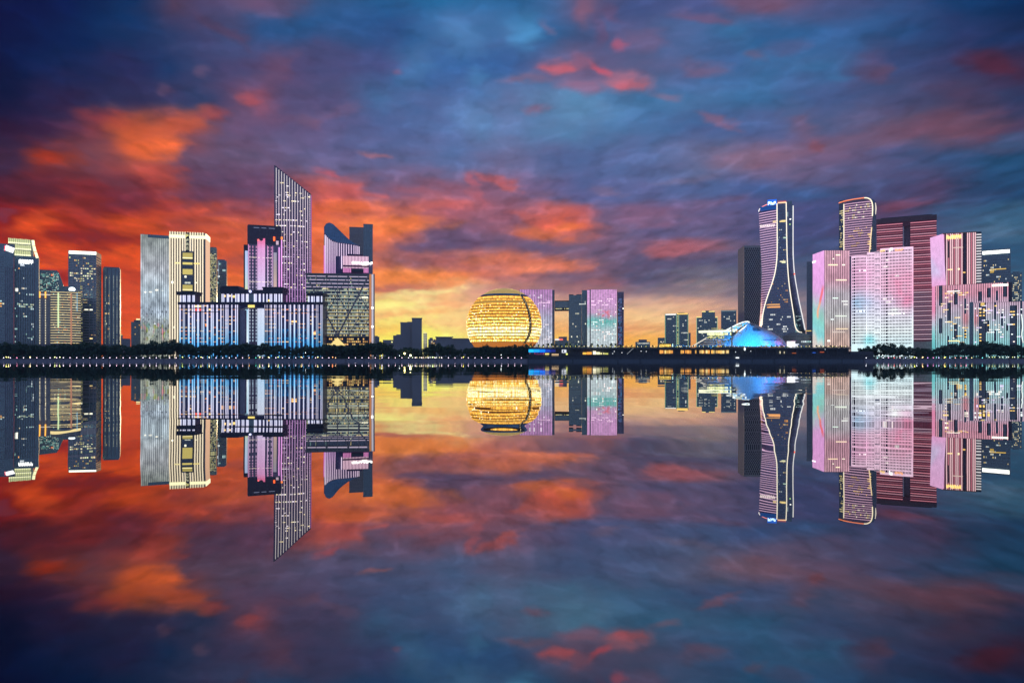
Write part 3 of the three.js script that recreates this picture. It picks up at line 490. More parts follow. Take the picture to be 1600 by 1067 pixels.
// programme of the long blue-white block: lilac above, blue below
const duskBlue = screenTexture(4, 128, paintRows([[1, 232, 220, 248], [0.5, 228, 226, 255], [0.25, 200, 226, 255], [0.1, 140, 208, 255], [0, 90, 186, 255]]));
const finBlue = screenMat(duskBlue, 0.95);
const finBlueDim = screenMat(duskBlue, 0.5);
{ // long block with two wings, columns and roof slabs
  const b = Building('colonnade_block', 'long low block of two wings with blue-white light columns and dark roof slabs', 'building', [279, 505], 992, 0, true);
  const f = [279, 505, 447, 540], slab = clad(0.10, 0.10, 0.15, 0.6), blueWall = clad(0.14, 0.15, 0.32, 0.4, 0.4);
  b.box('wall', 280, 371.5, 476, null, -24, 0, blueWall);
  b.box('wall', 412.5, 504, 476, null, -24, 0, blueWall);
  b.box('upper_wall', 281, 303.5, 461, 472, -18, -0.6, blueWall); b.box('upper_wall', 345.5, 372, 458, 472, -18, -0.6, blueWall); b.box('upper_wall', 412, 440, 459, 472, -18, -0.6, blueWall); b.box('upper_wall', 481, 503, 462.5, 472, -18, -0.6, blueWall);
  b.box('bridge_wall', 372, 412, 459, 472, -14, -1, blueWall); b.box('bridge_wall', 371.6, 412.4, 476.2, 481, -14, -1, blueWall);
  b.box('roof_slab', 278, 505.5, 472, 476, -26, 2.2, slab);
  const edges = { 276.5: [275.6, 306.3, 455.6, 457], 344: [346, 372.4, 447, 449.5], 411: [410, 442.4, 448.6, 450.5], 479.5: [478.7, 505.8, 457.6, 459] };
  for (const [x0, x1, y0, y1] of [[276.5, 305.5, 457, 461], [344, 374, 449.5, 458], [374, 411, 453, 459], [411, 441.5, 450.5, 459], [479.5, 505, 459, 462.5]]) { const cap = b.box('roof_cap', x0, x1, y0, y1, -20, 2, slab), e = edges[x0]; if (e) b.box('cap_edge', ...e, -21, 2.8, slab, cap); }
  for (const [x0, x1, y] of [[278, 371, 481.4], [412, 440, 481.4], [287, 341, 487], [440, 501, 487.6]]) b.box('rail', x0, x1, y, y + 0.9, 0.3, 1.7, slab);
  const fins = [[280, 282], [285.2, 287], [287.4, 288.6], [293.4, 296], [299.4, 301.4], [302.6, 304], [307.8, 310.6], [314.4, 316.2], [317.4, 318.6], [322.6, 325], [329, 330.6], [331.8, 333.4], [337.6, 340], [344, 345.6], [348.2, 349.2], [352, 353.6], [355.2, 356.4], [361.2, 362.6], [367, 368.6], [370.2, 371.4], [413, 414], [416.4, 417.6], [421.2, 422.4], [423.2, 424.4], [428, 429.2], [430.4, 431.4], [435.4, 436.6], [438.8, 440], [444, 446.2], [451, 452.2], [453, 454.4], [458.6, 461], [465, 466.2], [467, 468.4], [473.2, 475], [479.4, 480.4], [481.4, 483], [487, 489.6], [493.4, 494.8], [495.8, 497.2], [500.8, 501.8], [503, 504]];
  const wide = (x) => x[1] - x[0] > 1.7;
  for (const q0 of fins) { const q = [lerp(q0[0], q0[1], 0.12), lerp(q0[0], q0[1], 0.88)]; b.lit('light_column', q[0], q[1], 476.2, null, 0.02, wide(q) ? 1.3 : 1, wide(q) || rnd() < 0.6 ? finBlue : finBlueDim, f); }
  const upper = [[281, 282.4], [285, 287], [288, 289.2], [292.6, 293.8], [295, 296.4], [300.4, 301.4], [302.4, 303.4]];
  for (const q of [...upper, ...[[345.8, 347], [348.6, 349.6], [354, 355.2], [356, 357], [361, 362.2], [367.2, 368.6], [370.6, 373.4], [377, 378.2], [379.4, 380.6], [384, 387.6], [396.4, 398.6], [399.4, 400.4], [404, 406.6], [410.4, 412], [416, 417.4], [421, 422.2], [423.4, 424.6], [428.2, 429.6], [430.6, 432], [435, 436.6], [438.6, 440.4], [481, 483], [486, 488.4], [490, 491], [494.2, 496], [497, 498.2], [501.4, 503]]]) b.lit('light_column', q[0], q[1], q[0] < 306 ? 461.2 : q[0] > 480 ? 462.8 : 459.2, 471.8, -0.55, 0.5, finBlue, [279, 505, 380, 540]);
  b.box('banner', 388.4, 396, 459, 471.8, -0.55, 0.9, M.glassBlue);
  const lamp = new THREE.SphereGeometry(1.7, 16, 10); lamp.translate(b.lx(391.6), b.ly(455.6), 3); mesh('entrance_lamp', lamp, led(200, 205, 255, 2.4), b.g);
  b.box('window_panel', 387, 397, 476.4, 480.4, -0.9, 0.3, led(250, 226, 120, 1));
  b.box('side_panel', 372, 380.6, 484, null, -10, -4, clad(0.50, 0.52, 0.66, 0.7));
  // floors lit behind the columns
  const warm = [];
  for (const [x0, x1] of [[280, 371], [413, 504]]) for (const y of rows(483, 534, 5.6)) for (let x = x0; x < x1 - 3; x += 6.4) if (rnd() < 0.42) warm.push([x + 0.6, x + 5.6, y, y + 1.3, pick([[255, 176, 120], [255, 196, 150], [250, 160, 130], [255, 214, 160]]), rr(0.35, 0.9)]);
  warm.push([304, 313.5, 477, 480, [255, 214, 160], 1.2], [304.4, 307.6, 481.6, 485.6, [255, 90, 80], 1.1], [310.4, 313.6, 481.6, 485.6, [255, 90, 80], 1.1], [318.4, 324, 477, 478.4, [255, 200, 150], 0.9], [325.4, 328.6, 482, 485, [255, 220, 150], 1], [349.4, 352, 461, 464, [255, 214, 150], 1.3], [356, 360, 461, 463.6, [255, 226, 190], 1.3], [363, 366.6, 461.6, 465, [255, 214, 130], 1.3], [418.4, 421, 468, 471, [255, 206, 110], 1.4], [455, 463, 501, 503.6, [255, 196, 120], 1.3], [489.4, 493, 518.6, 523, [255, 190, 120], 1.3], [320.4, 322.2, 506, 510, [255, 140, 60], 1.2]);
  b.panes('window', warm, 0.12);
  b.panes('blue_wash', gridPanes(281, 503.5, 514, 540, 60, 8, 0.3, [[20, 100, 190], [20, 120, 205], [40, 140, 215]], 0.12, 0.4, 0.9, 0.9).filter((q) => q[1] < 371 || q[0] > 413), 0.06);  // painted glow: blue uplight wash laid on the lower wall between columns
}
{ // stepped purple tower with dark crown
  const b = Building('stepped_tower', 'stepped tower with dark boxy crown and pink-white light strips', 'tower', [386, 440], 1062, -2);
  const pinkTop = screenTexture(4, 128, paintRows([[1, 255, 120, 170], [0.9, 240, 170, 226], [0.55, 232, 210, 250], [0.3, 226, 236, 255], [0, 190, 226, 255]])), strip = screenMat(pinkTop, 1), dim = screenMat(pinkTop, 0.5);
  b.box('wall', 386.5, 439, 382, null, -30, 0, M.glassViolet);
  const crown = b.box('crown', 386.2, 439.4, 353.5, 382, -30, 0.6, clad(0.20, 0.16, 0.22, 0.6));
  b.box('crown_cap', 387, 438.6, 352, 353.5, -28, -0.6, M.darkPanel);
  for (const [x0, x1] of [[396, 404.6], [408, 415.6], [419.6, 429]]) b.box('roof_light', x0, x1, 356, 356.9, 0.62, 1, led(150, 160, 200, 0.5), crown);
  for (const x of [405.5, 416.5]) b.box('crown_seam', x - 0.25, x + 0.25, 358, 374, 0.62, 0.9, M.steel, crown);
  b.box('shoulder', 380.4, 387, 383.4, null, -24, -0.8, M.darkPanel);
  b.lit('light_panel', 382.6, 386.9, 393, 452.5, -0.78, 0.3, screenMat(screenTexture(2, 64, paintRows([[1, 190, 208, 250], [0.5, 200, 220, 255], [0.1, 210, 232, 225], [0, 226, 236, 190]])), 0.75), [382, 387, 393, 452]);
  b.lit('light_panel', 382.6, 388, 484, 535, -0.78, 0.3, screenMat(screenTexture(2, 32, paintRows([[1, 170, 214, 240], [0.3, 215, 240, 250], [0, 235, 248, 255]])), 0.85), [382, 388, 484, 535]);
  const f = [386, 440, 373, 540];
  for (const [x0, x1, y] of [[402, 403.2, 376], [403.8, 405, 375.4], [405.6, 406.6, 376.4], [407.2, 408.2, 377], [408.8, 410, 376], [410.6, 411.8, 373], [412.4, 413.6, 372.6], [387.6, 388.3, 383], [417.2, 417.9, 384], [425.4, 426, 384]]) b.lit('light_strip', x0, x1, y, null, 0.02, 1.1, strip, f);
  for (const x of [390, 394.6, 400, 419, 423.6]) for (const y of rows(385, 534, 5.2)) b.lit('window_light', x - 0.85, x + 0.85, y, y + 3.2, 0.02, 0.6, dim, f);
  b.lit('light_panel', 427, 432, 394, 450, 0.02, 0.7, screenMat(screenTexture(2, 32, paintRows([[1, 170, 166, 190], [0.5, 190, 172, 168], [0.05, 226, 190, 180], [0, 190, 170, 220]])), 0.7), [427, 432, 394, 450]);
  b.box('red_lamp', 426.6, 429.4, 369.4, 375.6, 0.62, 1.5, led(255, 96, 40, 2), crown); b.box('panel_lamp', 431, 435, 375.6, 381.6, 0.62, 1.2, led(226, 196, 216, 0.7), crown); b.box('red_lamp', 438.6, 441.4, 368.8, 373, 0.62, 1.3, led(255, 140, 70, 1.4), crown); b.box('red_lamp', 402, 404.4, 374.4, 377, 1.2, 1.7, led(255, 110, 110, 1.6), crown);
  for (const x of [435.8, 439.8]) b.box('light_strip', x - 0.9, x + 0.9, 373.5 + (x < 438 ? 12 : 0), 452, 0.62, 1.5, led(246, 170, 246, 0.95));
  for (const y of [402.2, 440]) b.panes('window', gridPanes(389, 425, y, y + 1.4, 18, 1, 0.7, [[255, 232, 240], [255, 240, 210]], 0.7, 1.2), 1.2);
}
{ // tall slant-topped tower
  const top = (x) => 260.6 + (x - 428) * 0.735;
  const b = Building('slanted_tower', 'tallest tower with a blade-like slanted top and white vertical light lines', 'tower', [428, 486], 1122, -3);
  const bow = 7, zf = (x) => bow * (1 - ((x - 457) / 29) ** 2);
  b.bowed('wall', 428, 486, top, bow, 26, clad(0.44, 0.34, 0.48, 0.35, 0.6), 18);
  const t = screenTexture(4, 128, paintRows([[1, 238, 236, 235], [0.8, 246, 230, 240], [0.5, 236, 200, 238], [0.3, 228, 170, 238], [0, 220, 155, 236]])), m = screenMat(t, 0.8), f = [428, 486, 262, 540];
  for (const x of [431.4, 435.6, 439.8, 444, 448.2, 452.4, 456.6, 460.8, 465, 469.2, 473.2, 477, 480.6, 484]) { const o = b.lit('light_line', x - 0.38, x + 0.38, top(x) + 1.2, null, 0.05, 0.8, m, f); o.position.z = zf(x); }
  b.bar('roof_edge', 428.6, 260.4, 485.6, 302.4, 1.2, -1, 1, M.steel);
  const e = b.box('edge_light', 485.2, 486.6, 304, null, -0.3, 1, led(200, 120, 200, 0.5)); e.position.z = 0.2;
  const panes = [];
  for (const [y, n] of [[292, 3], [302, 5], [306, 6], [309, 5], [315, 7], [325.6, 4], [330, 3], [344.6, 14], [353.4, 16], [363, 4], [367, 4], [377, 7], [401.6, 7], [411.4, 5], [421, 3], [444, 10], [449, 4], [287, 3], [336, 5], [385, 4], [430, 5]]) for (let i = 0; i < n; i++) { const x = rr(430, 481); if (top(x) < y - 6) panes.push([x, x + rr(1.5, 4), y, y + 1.5, pick([[255, 250, 225], [255, 236, 190], [245, 235, 250]]), rr(0.6, 1.4)]); }
  for (const y of rows(380, 476, 3.6)) for (let x = 432; x < 484; x += 4.2) if (rnd() < 0.5) panes.push([x + 0.9, x + 3, y, y + 1.5, pick([[190, 150, 205], [170, 140, 200], [210, 180, 214]]), rr(0.25, 0.6)]);
  b.panes('window', panes, 0.35, b.g, zf);
  b.many('floor_band', rows(306, 476, 3.6).flatMap((y) => every(430.5, 479.5, 8).filter((x) => top(x) < y - 2).map((x) => [x, x + 6.2, y, y + 0.7, zf(x + 3) - 0.6, zf(x + 3) + 0.25])), M.greyPanel);
}
{ // round tower with the oval slanted roof
  const b = Building('oval_roof_tower', 'round tower with dark oval sloping roof and lilac vertical light lines', 'tower', [506, 562], 1102, -2);
  const lowY = [[506, 357], [507, 366], [514, 374], [520, 378], [528, 380.6], [544, 382], [556, 383], [562, 383.6]], highY = [[506, 355], [509, 349], [514, 346.6], [520, 348.6], [528, 356], [534, 361.6], [544, 371], [551, 376.4], [562, 383]];
  const at = (tb, x) => { let i = 1; while (i < tb.length - 1 && x > tb[i][0]) i++; const [a, c] = [tb[i - 1], tb[i]]; return lerp(a[1], c[1], clamp((x - a[0]) / (c[0] - a[0]))); };
  const zf = (x) => 13 * Math.sqrt(Math.max(0, 1 - ((x - 534) / 28.01) ** 2));
  const wall = [], roof = [], n = 28;
  for (let i = 0; i < n; i++) {
    const a = 534 - 28 * Math.cos(Math.PI * i / n), e = 534 - 28 * Math.cos(Math.PI * (i + 1) / n), P = (x, y, z) => [b.lx(x), y === null ? 0 : b.ly(y), z];
    wall.push([P(a, null, zf(a)), P(e, null, zf(e)), P(e, at(lowY, e), zf(e)), P(a, at(lowY, a), zf(a))], [P(e, null, -zf(e)), P(a, null, -zf(a)), P(a, at(highY, a), -zf(a)), P(e, at(highY, e), -zf(e))]);
    roof.push([P(a, at(lowY, a), zf(a)), P(e, at(lowY, e), zf(e)), P(e, at(highY, e), -zf(e)), P(a, at(highY, a), -zf(a))]);
  }
  mesh('wall', metreUV(quadsGeo(wall)), clad(0.42, 0.32, 0.48, 0.4, 0.5), b.g);
  mesh('roof', metreUV(quadsGeo(roof)), clad(0.34, 0.46, 0.58, 0.4, 0.7), b.g);
  const m = screenMat(screenTexture(4, 64, paintRows([[1, 240, 226, 244], [0.6, 232, 200, 236], [0.3, 220, 160, 232], [0, 200, 120, 220]])), 0.95);
  for (const x of [508, 509.6, 512, 514.6, 517.4, 520.4, 523.6, 526.6, 530.4, 533.8, 537.4, 541.2, 545, 549, 553, 556.2, 559, 561.2]) { const o = b.lit('light_line', x - 0.5, x + 0.5, at(lowY, x) + 1.5, null, 0.1, 1, m, [506, 562, 360, 480]); o.position.z = zf(x); }
  const o = b.box('edge_light', 506, 507.6, 385, null, 0, 0.8, led(216, 120, 214, 0.8)); o.position.z = zf(507.2) + 0.2;
}
{
  const b = Building('office_slab', 'flat dark blue slab tower without lights above the braced block', 'tower', [567.5, 582], 1190, -1);
  b.box('wall', 567.5, 582, 351.4, null, -24, 0, M.glassBlue); b.box('parapet', 567.3, 582.2, 350, 351.4, -24.3, 0.3, M.greyPanel);
  b.many('mullion', every(569, 580.6, 5).map((x) => [x - 0.15, x + 0.15, 353, 430, 0.02, 0.3]), M.glassDark);
  const c = Building('office_slab', 'pale grey slab tower half hidden behind the oval-roofed tower', 'tower', [545.5, 568], 1270, -1);
  c.box('wall', 545.5, 568, 356, null, -24, 0, M.concrete); c.box('parapet', 545.3, 568.2, 354.8, 356, -24.3, 0.3, M.concrete);
  c.many('floor_band', rows(362, 430, 5).map((y) => [545.5, 568, y, y + 0.6, 0.02, 0.4]), M.greyPanel);
}
{ // pink podium block with white sign
  const b = Building('pink_block', 'pink striped upper block with white lettering above the braced facade', 'building', [533, 582], 1064, -2);
  b.box('wall', 535, 576, 400, null, -22, 0, clad(0.42, 0.22, 0.40, 0.5)); b.box('wing', 576, 582, 410, null, -20, -1.5, M.glassViolet); b.box('wing', 524.5, 534.8, 400.6, null, -18, -2, clad(0.2, 0.16, 0.34, 0.5));
  b.box('roof_slab', 542, 566, 396.8, 400, -16, -2, clad(0.22, 0.12, 0.24, 0.6));
  const pk = led(255, 214, 236, 0.95), pm = led(240, 150, 214, 0.8);
  for (const x of every(536.6, 574.6, 18)) b.box('light_strip', x - 0.55, x + 0.55, 400.4, 414.6, 0.02, 0.9, pk);
  b.box('light_strip', 533, 534.2, 400.4, 420, -1.9, 0.6, led(250, 225, 255, 1));
  b.box('ledge', 535, 576, 414.8, 416.4, 0.02, 1.6, clad(0.34, 0.12, 0.28, 0.6));
  for (const x of every(536.6, 574.6, 18)) b.box('light_strip', x - 0.5, x + 0.5, 417.4, 419, 0.02, 0.8, pk);
  for (const x of [536.6, 538.6, 540.6, 543, 545, 547.4, 568.6, 570.6, 572.6, 574.6]) b.box('light_strip', x - 0.6, x + 0.6, 419.4, 426, 0.02, 0.8, pm);
  b.box('canopy', 549, 568, 421, 425, 0.02, 2, M.darkPanel);
  b.sign('sign', 549.5, 582.6, 408.6, 413, 1.2, led(255, 255, 245, 2.2), 9);
  b.box('sign_underline', 565, 573.4, 413.6, 414.8, 1.65, 2, led(255, 240, 235, 1.6));
}
{ // cross braced block
  const b = Building('braced_block', 'square block with diagonal steel braces over brightly lit office floors', 'building', [477.5, 577], 1018, -6);
  b.box('wall', 477.5, 577, 429, null, -30, 0, M.glassDark);
  b.box('roof_beam', 477, 577.4, 427.4, 430, -30.4, 1.4, M.steel);
  const panes = [], ys = rows(431.4, 524, 5.55), brace = clad(0.60, 0.55, 0.52, 0.45, 0.6);
  ys.forEach((y, j) => {
    const m = j < 4 ? led(206, 190, 216, 0.75) : led(214, 222, 206, 0.62);
    b.box('light_band', 478.4, 576.2, y, y + 1.15, 0.02, 0.8, m);
    b.box('floor_edge', 478, 576.4, y + 1.35, y + 2.2, 0.02, 0.5, M.darkPanel);
    const lit = j < 3 ? 0.12 : j < 5 ? 0.5 : 0.8, right = j < 8;
    for (let x = 479; x < 575; x += 1.7) if (rnd() < lit * (right && x < 530 ? 0.55 : 1)) panes.push([x, x + 1.45, y + 2.6, y + 5.1, pick(j < 9 ? [[214, 226, 190], [250, 232, 170], [150, 180, 175], [120, 160, 160]] : [[250, 226, 150], [226, 206, 130], [180, 186, 140], [255, 236, 180]]), rr(0.12, 0.75)]);
  });
  panes.push([562, 575, 463, 467, [255, 250, 220], 1.4], [504, 512, 449.6, 452, [250, 236, 190], 0.9], [556, 575, 449, 452, [255, 230, 160], 0.9]);
  b.panes('window', panes, 0.15);
  for (const x of [494, 510.4, 527, 544, 560.6]) b.box('column', x - 0.45, x + 0.45, 430.2, 526, 0.85, 1.4, brace);
  for (const [x0, y0, x1, y1, w] of [[478.4, 430.6, 527, 525, 1.5], [576, 430.6, 527, 525, 1.7], [510.4, 430.6, 482, 480, 0.8], [510.4, 430.6, 544, 490, 0.8], [544, 430.6, 510, 490, 0.8], [544, 430.6, 576, 485, 0.8], [576, 470, 544, 525, 0.8], [576, 498, 560.6, 525, 0.8], [494, 480, 484, 500, 0.8], [480, 500, 494, 525, 0.8]]) b.bar('brace', x0, y0, x1, y1, w * 1.35, 1.45, 2.3, brace);
  b.box('base_beam', 478, 577, 525, 527, 0.02, 2.4, M.steel);
  const lobby = b.box('lobby', 478.5, 576.6, 527.2, null, 0.02, 0.4, M.darkPanel);
  const tri = new THREE.Shape([new THREE.Vector2(b.lx(527), b.ly(527.4)), new THREE.Vector2(b.lx(514.5), b.ly(540)), new THREE.Vector2(b.lx(539.5), b.ly(540))]);
  const tg = new THREE.ExtrudeGeometry(tri, { depth: 0.8, bevelEnabled: false }); tg.translate(0, 0, 1.2); mesh('entrance_light', tg, led(250, 222, 140, 0.85), lobby);
  b.panes('lobby_window', gridPanes(480, 575, 527.6, 540, 34, 3, 0.3, [[255, 214, 130], [250, 190, 110]], 0.4, 1), 0.6, lobby);
  b.box('corner_column', 577.2, 580.2, 427.6, null, -4, 1.2, led(226, 150, 96, 0.55)); b.box('corner_light', 580.8, 583.4, 427.6, null, -5, 0.8, led(226, 220, 236, 0.6)); b.box('corner_post', 583.6, 585.4, 426.8, null, -8, 0.4, M.glassBlue);
  for (const y of [479, 508.5]) b.box('corner_lamp', 580.4, 583.6, y, y + 3, 0.85, 2, led(255, 250, 235, 2));
}

// ------------------------------------------------------------------ middle: far silhouettes, golden globe, gate towers, small towers, theatre
function farBlock(name, label, x0, x1, top, d, extra, m = M.concrete) {
  const b = Building(name, label, 'building', [x0, x1], d);
  b.box('wall', x0, x1, top, null, -30, 0, m);
  b.many('floor_band', rows(top + 3, 538, 4).map((y) => [x0, x1, y, y + 0.8, 0.05, 0.6]), m);
  extra?.(b);
  return b;
}
farBlock('apartment_tower', 'taller of the twin hazy grey tower blocks in the bright gap', 643.5, 659, 498, 2400, (b) => b.box('parapet', 643, 659.6, 496.6, 498, -31, 1, M.concrete));
farBlock('apartment_tower', 'shorter of the twin hazy grey tower blocks in the bright gap', 625.5, 641, 504.5, 2440, (b) => { b.box('stair_core', 636, 643.6, 502.5, null, -26, -4, M.concrete); b.box('parapet', 625, 640, 503.4, 504.5, -20, -2, M.concrete); });
farBlock('apartment_block', 'low hazy block left of the twin grey towers', 614, 626, 524, 2550, (b) => b.box('roof_house', 619, 626, 522.4, 524, -20, -3, M.concrete));
farBlock('apartment_block', 'low pale block beyond the trees with a tiny yellow lamp', 598, 614, 531, 2600, (b) => b.box('roof_lamp', 611.4, 613, 533.6, 535, 0.1, 1.6, led(250, 246, 150, 1.6)));
farBlock('apartment_block', 'hazy block at the foot of the braced block', 584, 592.5, 526, 2480, (b) => b.box('roof_house', 585, 590, 524.6, 526, -20, -4, M.concrete));
farBlock('exhibition_hall', 'long low grey hall with flat roof beside the golden globe', 681, 706, 527.4, 2350, (b) => b.box('roof_slab', 680, 708, 526, 527.4, -34, 3, M.concrete));
farBlock('exhibition_hall', 'second long grey hall partly behind the golden globe', 706, 742, 530, 2420, (b) => b.box('roof_slab', 705.6, 742, 528.6, 530, -34, 3, M.concrete));
{
  const b = Building('apartment_block', 'small hazy block with lit edges beside the scaffolded tower', 'building', [669, 681], 2380);
  b.box('wall', 669, 681, 530, null, -24, 0, M.concrete); b.box('roof_house', 671, 676, 527.6, 530, -18, -3, M.concrete);
  b.panes('window', gridPanes(673, 681, 530, 540, 5, 4, 0.5, WARM, 0.4, 0.8), 0.5);
  const c = Building('scaffold_tower', 'slim tower wrapped in white lit scaffolding behind the trees', 'tower', [660, 668], 2330);
  c.box('wall', 661.4, 667, 521, null, -14, -1, M.concrete);
  const wl = led(250, 244, 206, 0.75);
  for (const x of [660.3, 662.6, 664.9, 667.2]) c.box('scaffold_post', x - 0.16, x + 0.16, 518 + Math.abs(x - 663) * 0.8, null, 0, 0.6, wl);
  for (const y of [520, 524, 527.6, 531.2, 535]) c.box('scaffold_deck', 660.2, 667.4, y, y + 0.4, 0.65, 1, wl);
  c.bar('scaffold_brace', 660.4, 516.4, 667, 521, 0.9, 1.05, 1.5, wl);
}
{ // golden globe
  const d = 1075, R = 57.4 * d / F * 0.998, cx = 787.6, cy = 508, b = Building('golden_globe_building', 'huge golden globe-shaped building ringed by glowing light bands', 'building', [730, 845], d);
  const C = [b.lx(cx), b.ly(cy), 0];   // a true sphere, cut off below
  const prof = (y) => { const k = (y - cy) / 57.5; return R * Math.sqrt(Math.max(0, 1 - k * k)); };
  const shell = (y0, y1, out, name, m, n = 72, steps = 2, a0 = 0, a1 = 2 * Math.PI) => {
    const q = [];
    for (let s = 0; s < steps; s++) {
      const ya = lerp(y0, y1, s / steps), yb = lerp(y0, y1, (s + 1) / steps), ra = prof(ya) + out, rb = prof(yb) + out;
      for (let i = 0; i < n; i++) { const t = lerp(a0, a1, i / n), u = lerp(a0, a1, (i + 1) / n), P = (r, y, ang) => [C[0] + r * Math.sin(ang), b.ly(y), r * Math.cos(ang)]; q.push([P(rb, yb, t), P(rb, yb, u), P(ra, ya, u), P(ra, ya, t)]); }
    }
    const g = quadsGeo(q), p = g.attributes.position, uv = new Float32Array(p.count * 2);
    for (let i = 0; i < p.count; i++) { uv[i * 2] = (p.getX(i) - C[0]) / 24; uv[i * 2 + 1] = p.getY(i) / 24; }
    g.setAttribute('uv', new THREE.BufferAttribute(uv, 2));
    return mesh(name, g, m, b.g);
  };
  shell(450.6, 545, 0, 'wall', clad(0.40, 0.26, 0.07, 0.4, 0.5), 64, 20);
  // each lamp ring: warm lamps of uneven strength
  const lampMap = (hot, s) => { const t = screenTexture(256, 64, (u, v, o) => { const k = 0.72 + 0.5 * fbm(u * 9 + s, v * 5 + s, 4) + hot * 0.35, w = smooth(0.75, 1.25, k + hot * 0.3); o[0] = 255 * Math.min(1, k + 0.2); o[1] = lerp(206, 244, w) * Math.min(1, k + 0.1); o[2] = lerp(84, 186, w) * k; }); t.wrapS = t.wrapT = THREE.RepeatWrapping; return t; };
  const mats = [0, 0.3, 0.65].map((h, i) => screenMat(lampMap(h, i * 13.7), 1.3));
  const bands = [[465.6, 469.4, 0], [470.8, 473, 0], [477, 479.8, 0], [481.4, 484, 0], [485.8, 488.6, 0], [490.2, 492.9, 0], [494.6, 497.6, 0], [499.2, 502.4, 1], [504, 507.2, 1], [508.8, 511.9, 1], [513.4, 516.7, 2], [518.2, 521.6, 2], [523, 526, 2], [527.4, 530.2, 1], [531.6, 535, 1]];
  for (const [y0, y1, h] of bands) { shell(y0, y1, 1.5, 'light_band', mats[h], 96, 1); shell(y1 + 0.1, y1 + 0.7, 1.2, 'band_ledge', M.bronze, 72, 1); }
  shell(535.4, 543, 0.6, 'base_band', led(200, 120, 48, 0.7), 72, 2);
  shell(473.6, 476.4, 0.5, 'window_band', led(214, 166, 70, 0.6), 72, 1);
  shell(461.6, 464.4, 1.2, 'dark_ring', M.glassDark, 72, 2);
  for (const y of rows(451.4, 460.4, 1.5)) shell(y, y + 0.7, 0.7, 'dome_light_ring', led(232, 200, 122, 0.75), 72, 1);
  const dots = [];
  for (let i = 0; i < 130; i++) { const y = rr(476, 534), a = rr(-1.5, 1.5), r = prof(y) + 1.65; dots.push(boxGeo(-0.5, 0.5, -0.45, 0.45, -0.2, 0.2).rotateY(a).translate(C[0] + r * Math.sin(a), b.ly(y), r * Math.cos(a))); }
  const sp = mesh('spark_light', mergeGeometries(dots), led(255, 246, 214, 1.8), b.g); sp.userData.kind = 'stuff';
  // dark glazed seam that curves down the right of the globe
  const seam = [[812, 462], [817, 470], [821, 478], [824.4, 488], [826.6, 500], [827.4, 512], [826, 522], [822.6, 531], [817.5, 538]], q = [];
  const on = (x, y, w) => { const r = prof(y) + 2.1, X2 = clamp((b.lx(x) + w - C[0]) / r, -1, 1); return [C[0] + r * X2, b.ly(y), r * Math.sqrt(1 - X2 * X2)]; };
  for (let i = 0; i < seam.length - 1; i++) { const [a, c] = [seam[i], seam[i + 1]]; q.push([on(c[0], c[1], -2), on(c[0], c[1], 2), on(a[0], a[1], 2), on(a[0], a[1], -2)]); }
  mesh('glazed_seam', metreUV(quadsGeo(q)), clad(0.16, 0.10, 0.05, 0.3, 0.4), b.g);
  const sl = [];
  for (let i = 0; i < 40; i++) { const t = i / 40 * (seam.length - 1), k = Math.floor(t), u = t - k, x = lerp(seam[k][0], seam[k + 1][0], u) + rr(-1.4, 1.4), y = lerp(seam[k][1], seam[k + 1][1], u); const p = on(x, y, 0); sl.push(boxGeo(-0.35, 0.35, -0.35, 0.35, 0.05, 0.3).translate(...p)); }
  const so = mesh('seam_light', mergeGeometries(sl), led(250, 230, 170, 0.8), b.g); so.userData.kind = 'stuff';
  b.box('podium', 738, 840, 543, null, -40, 18, M.roof);
}
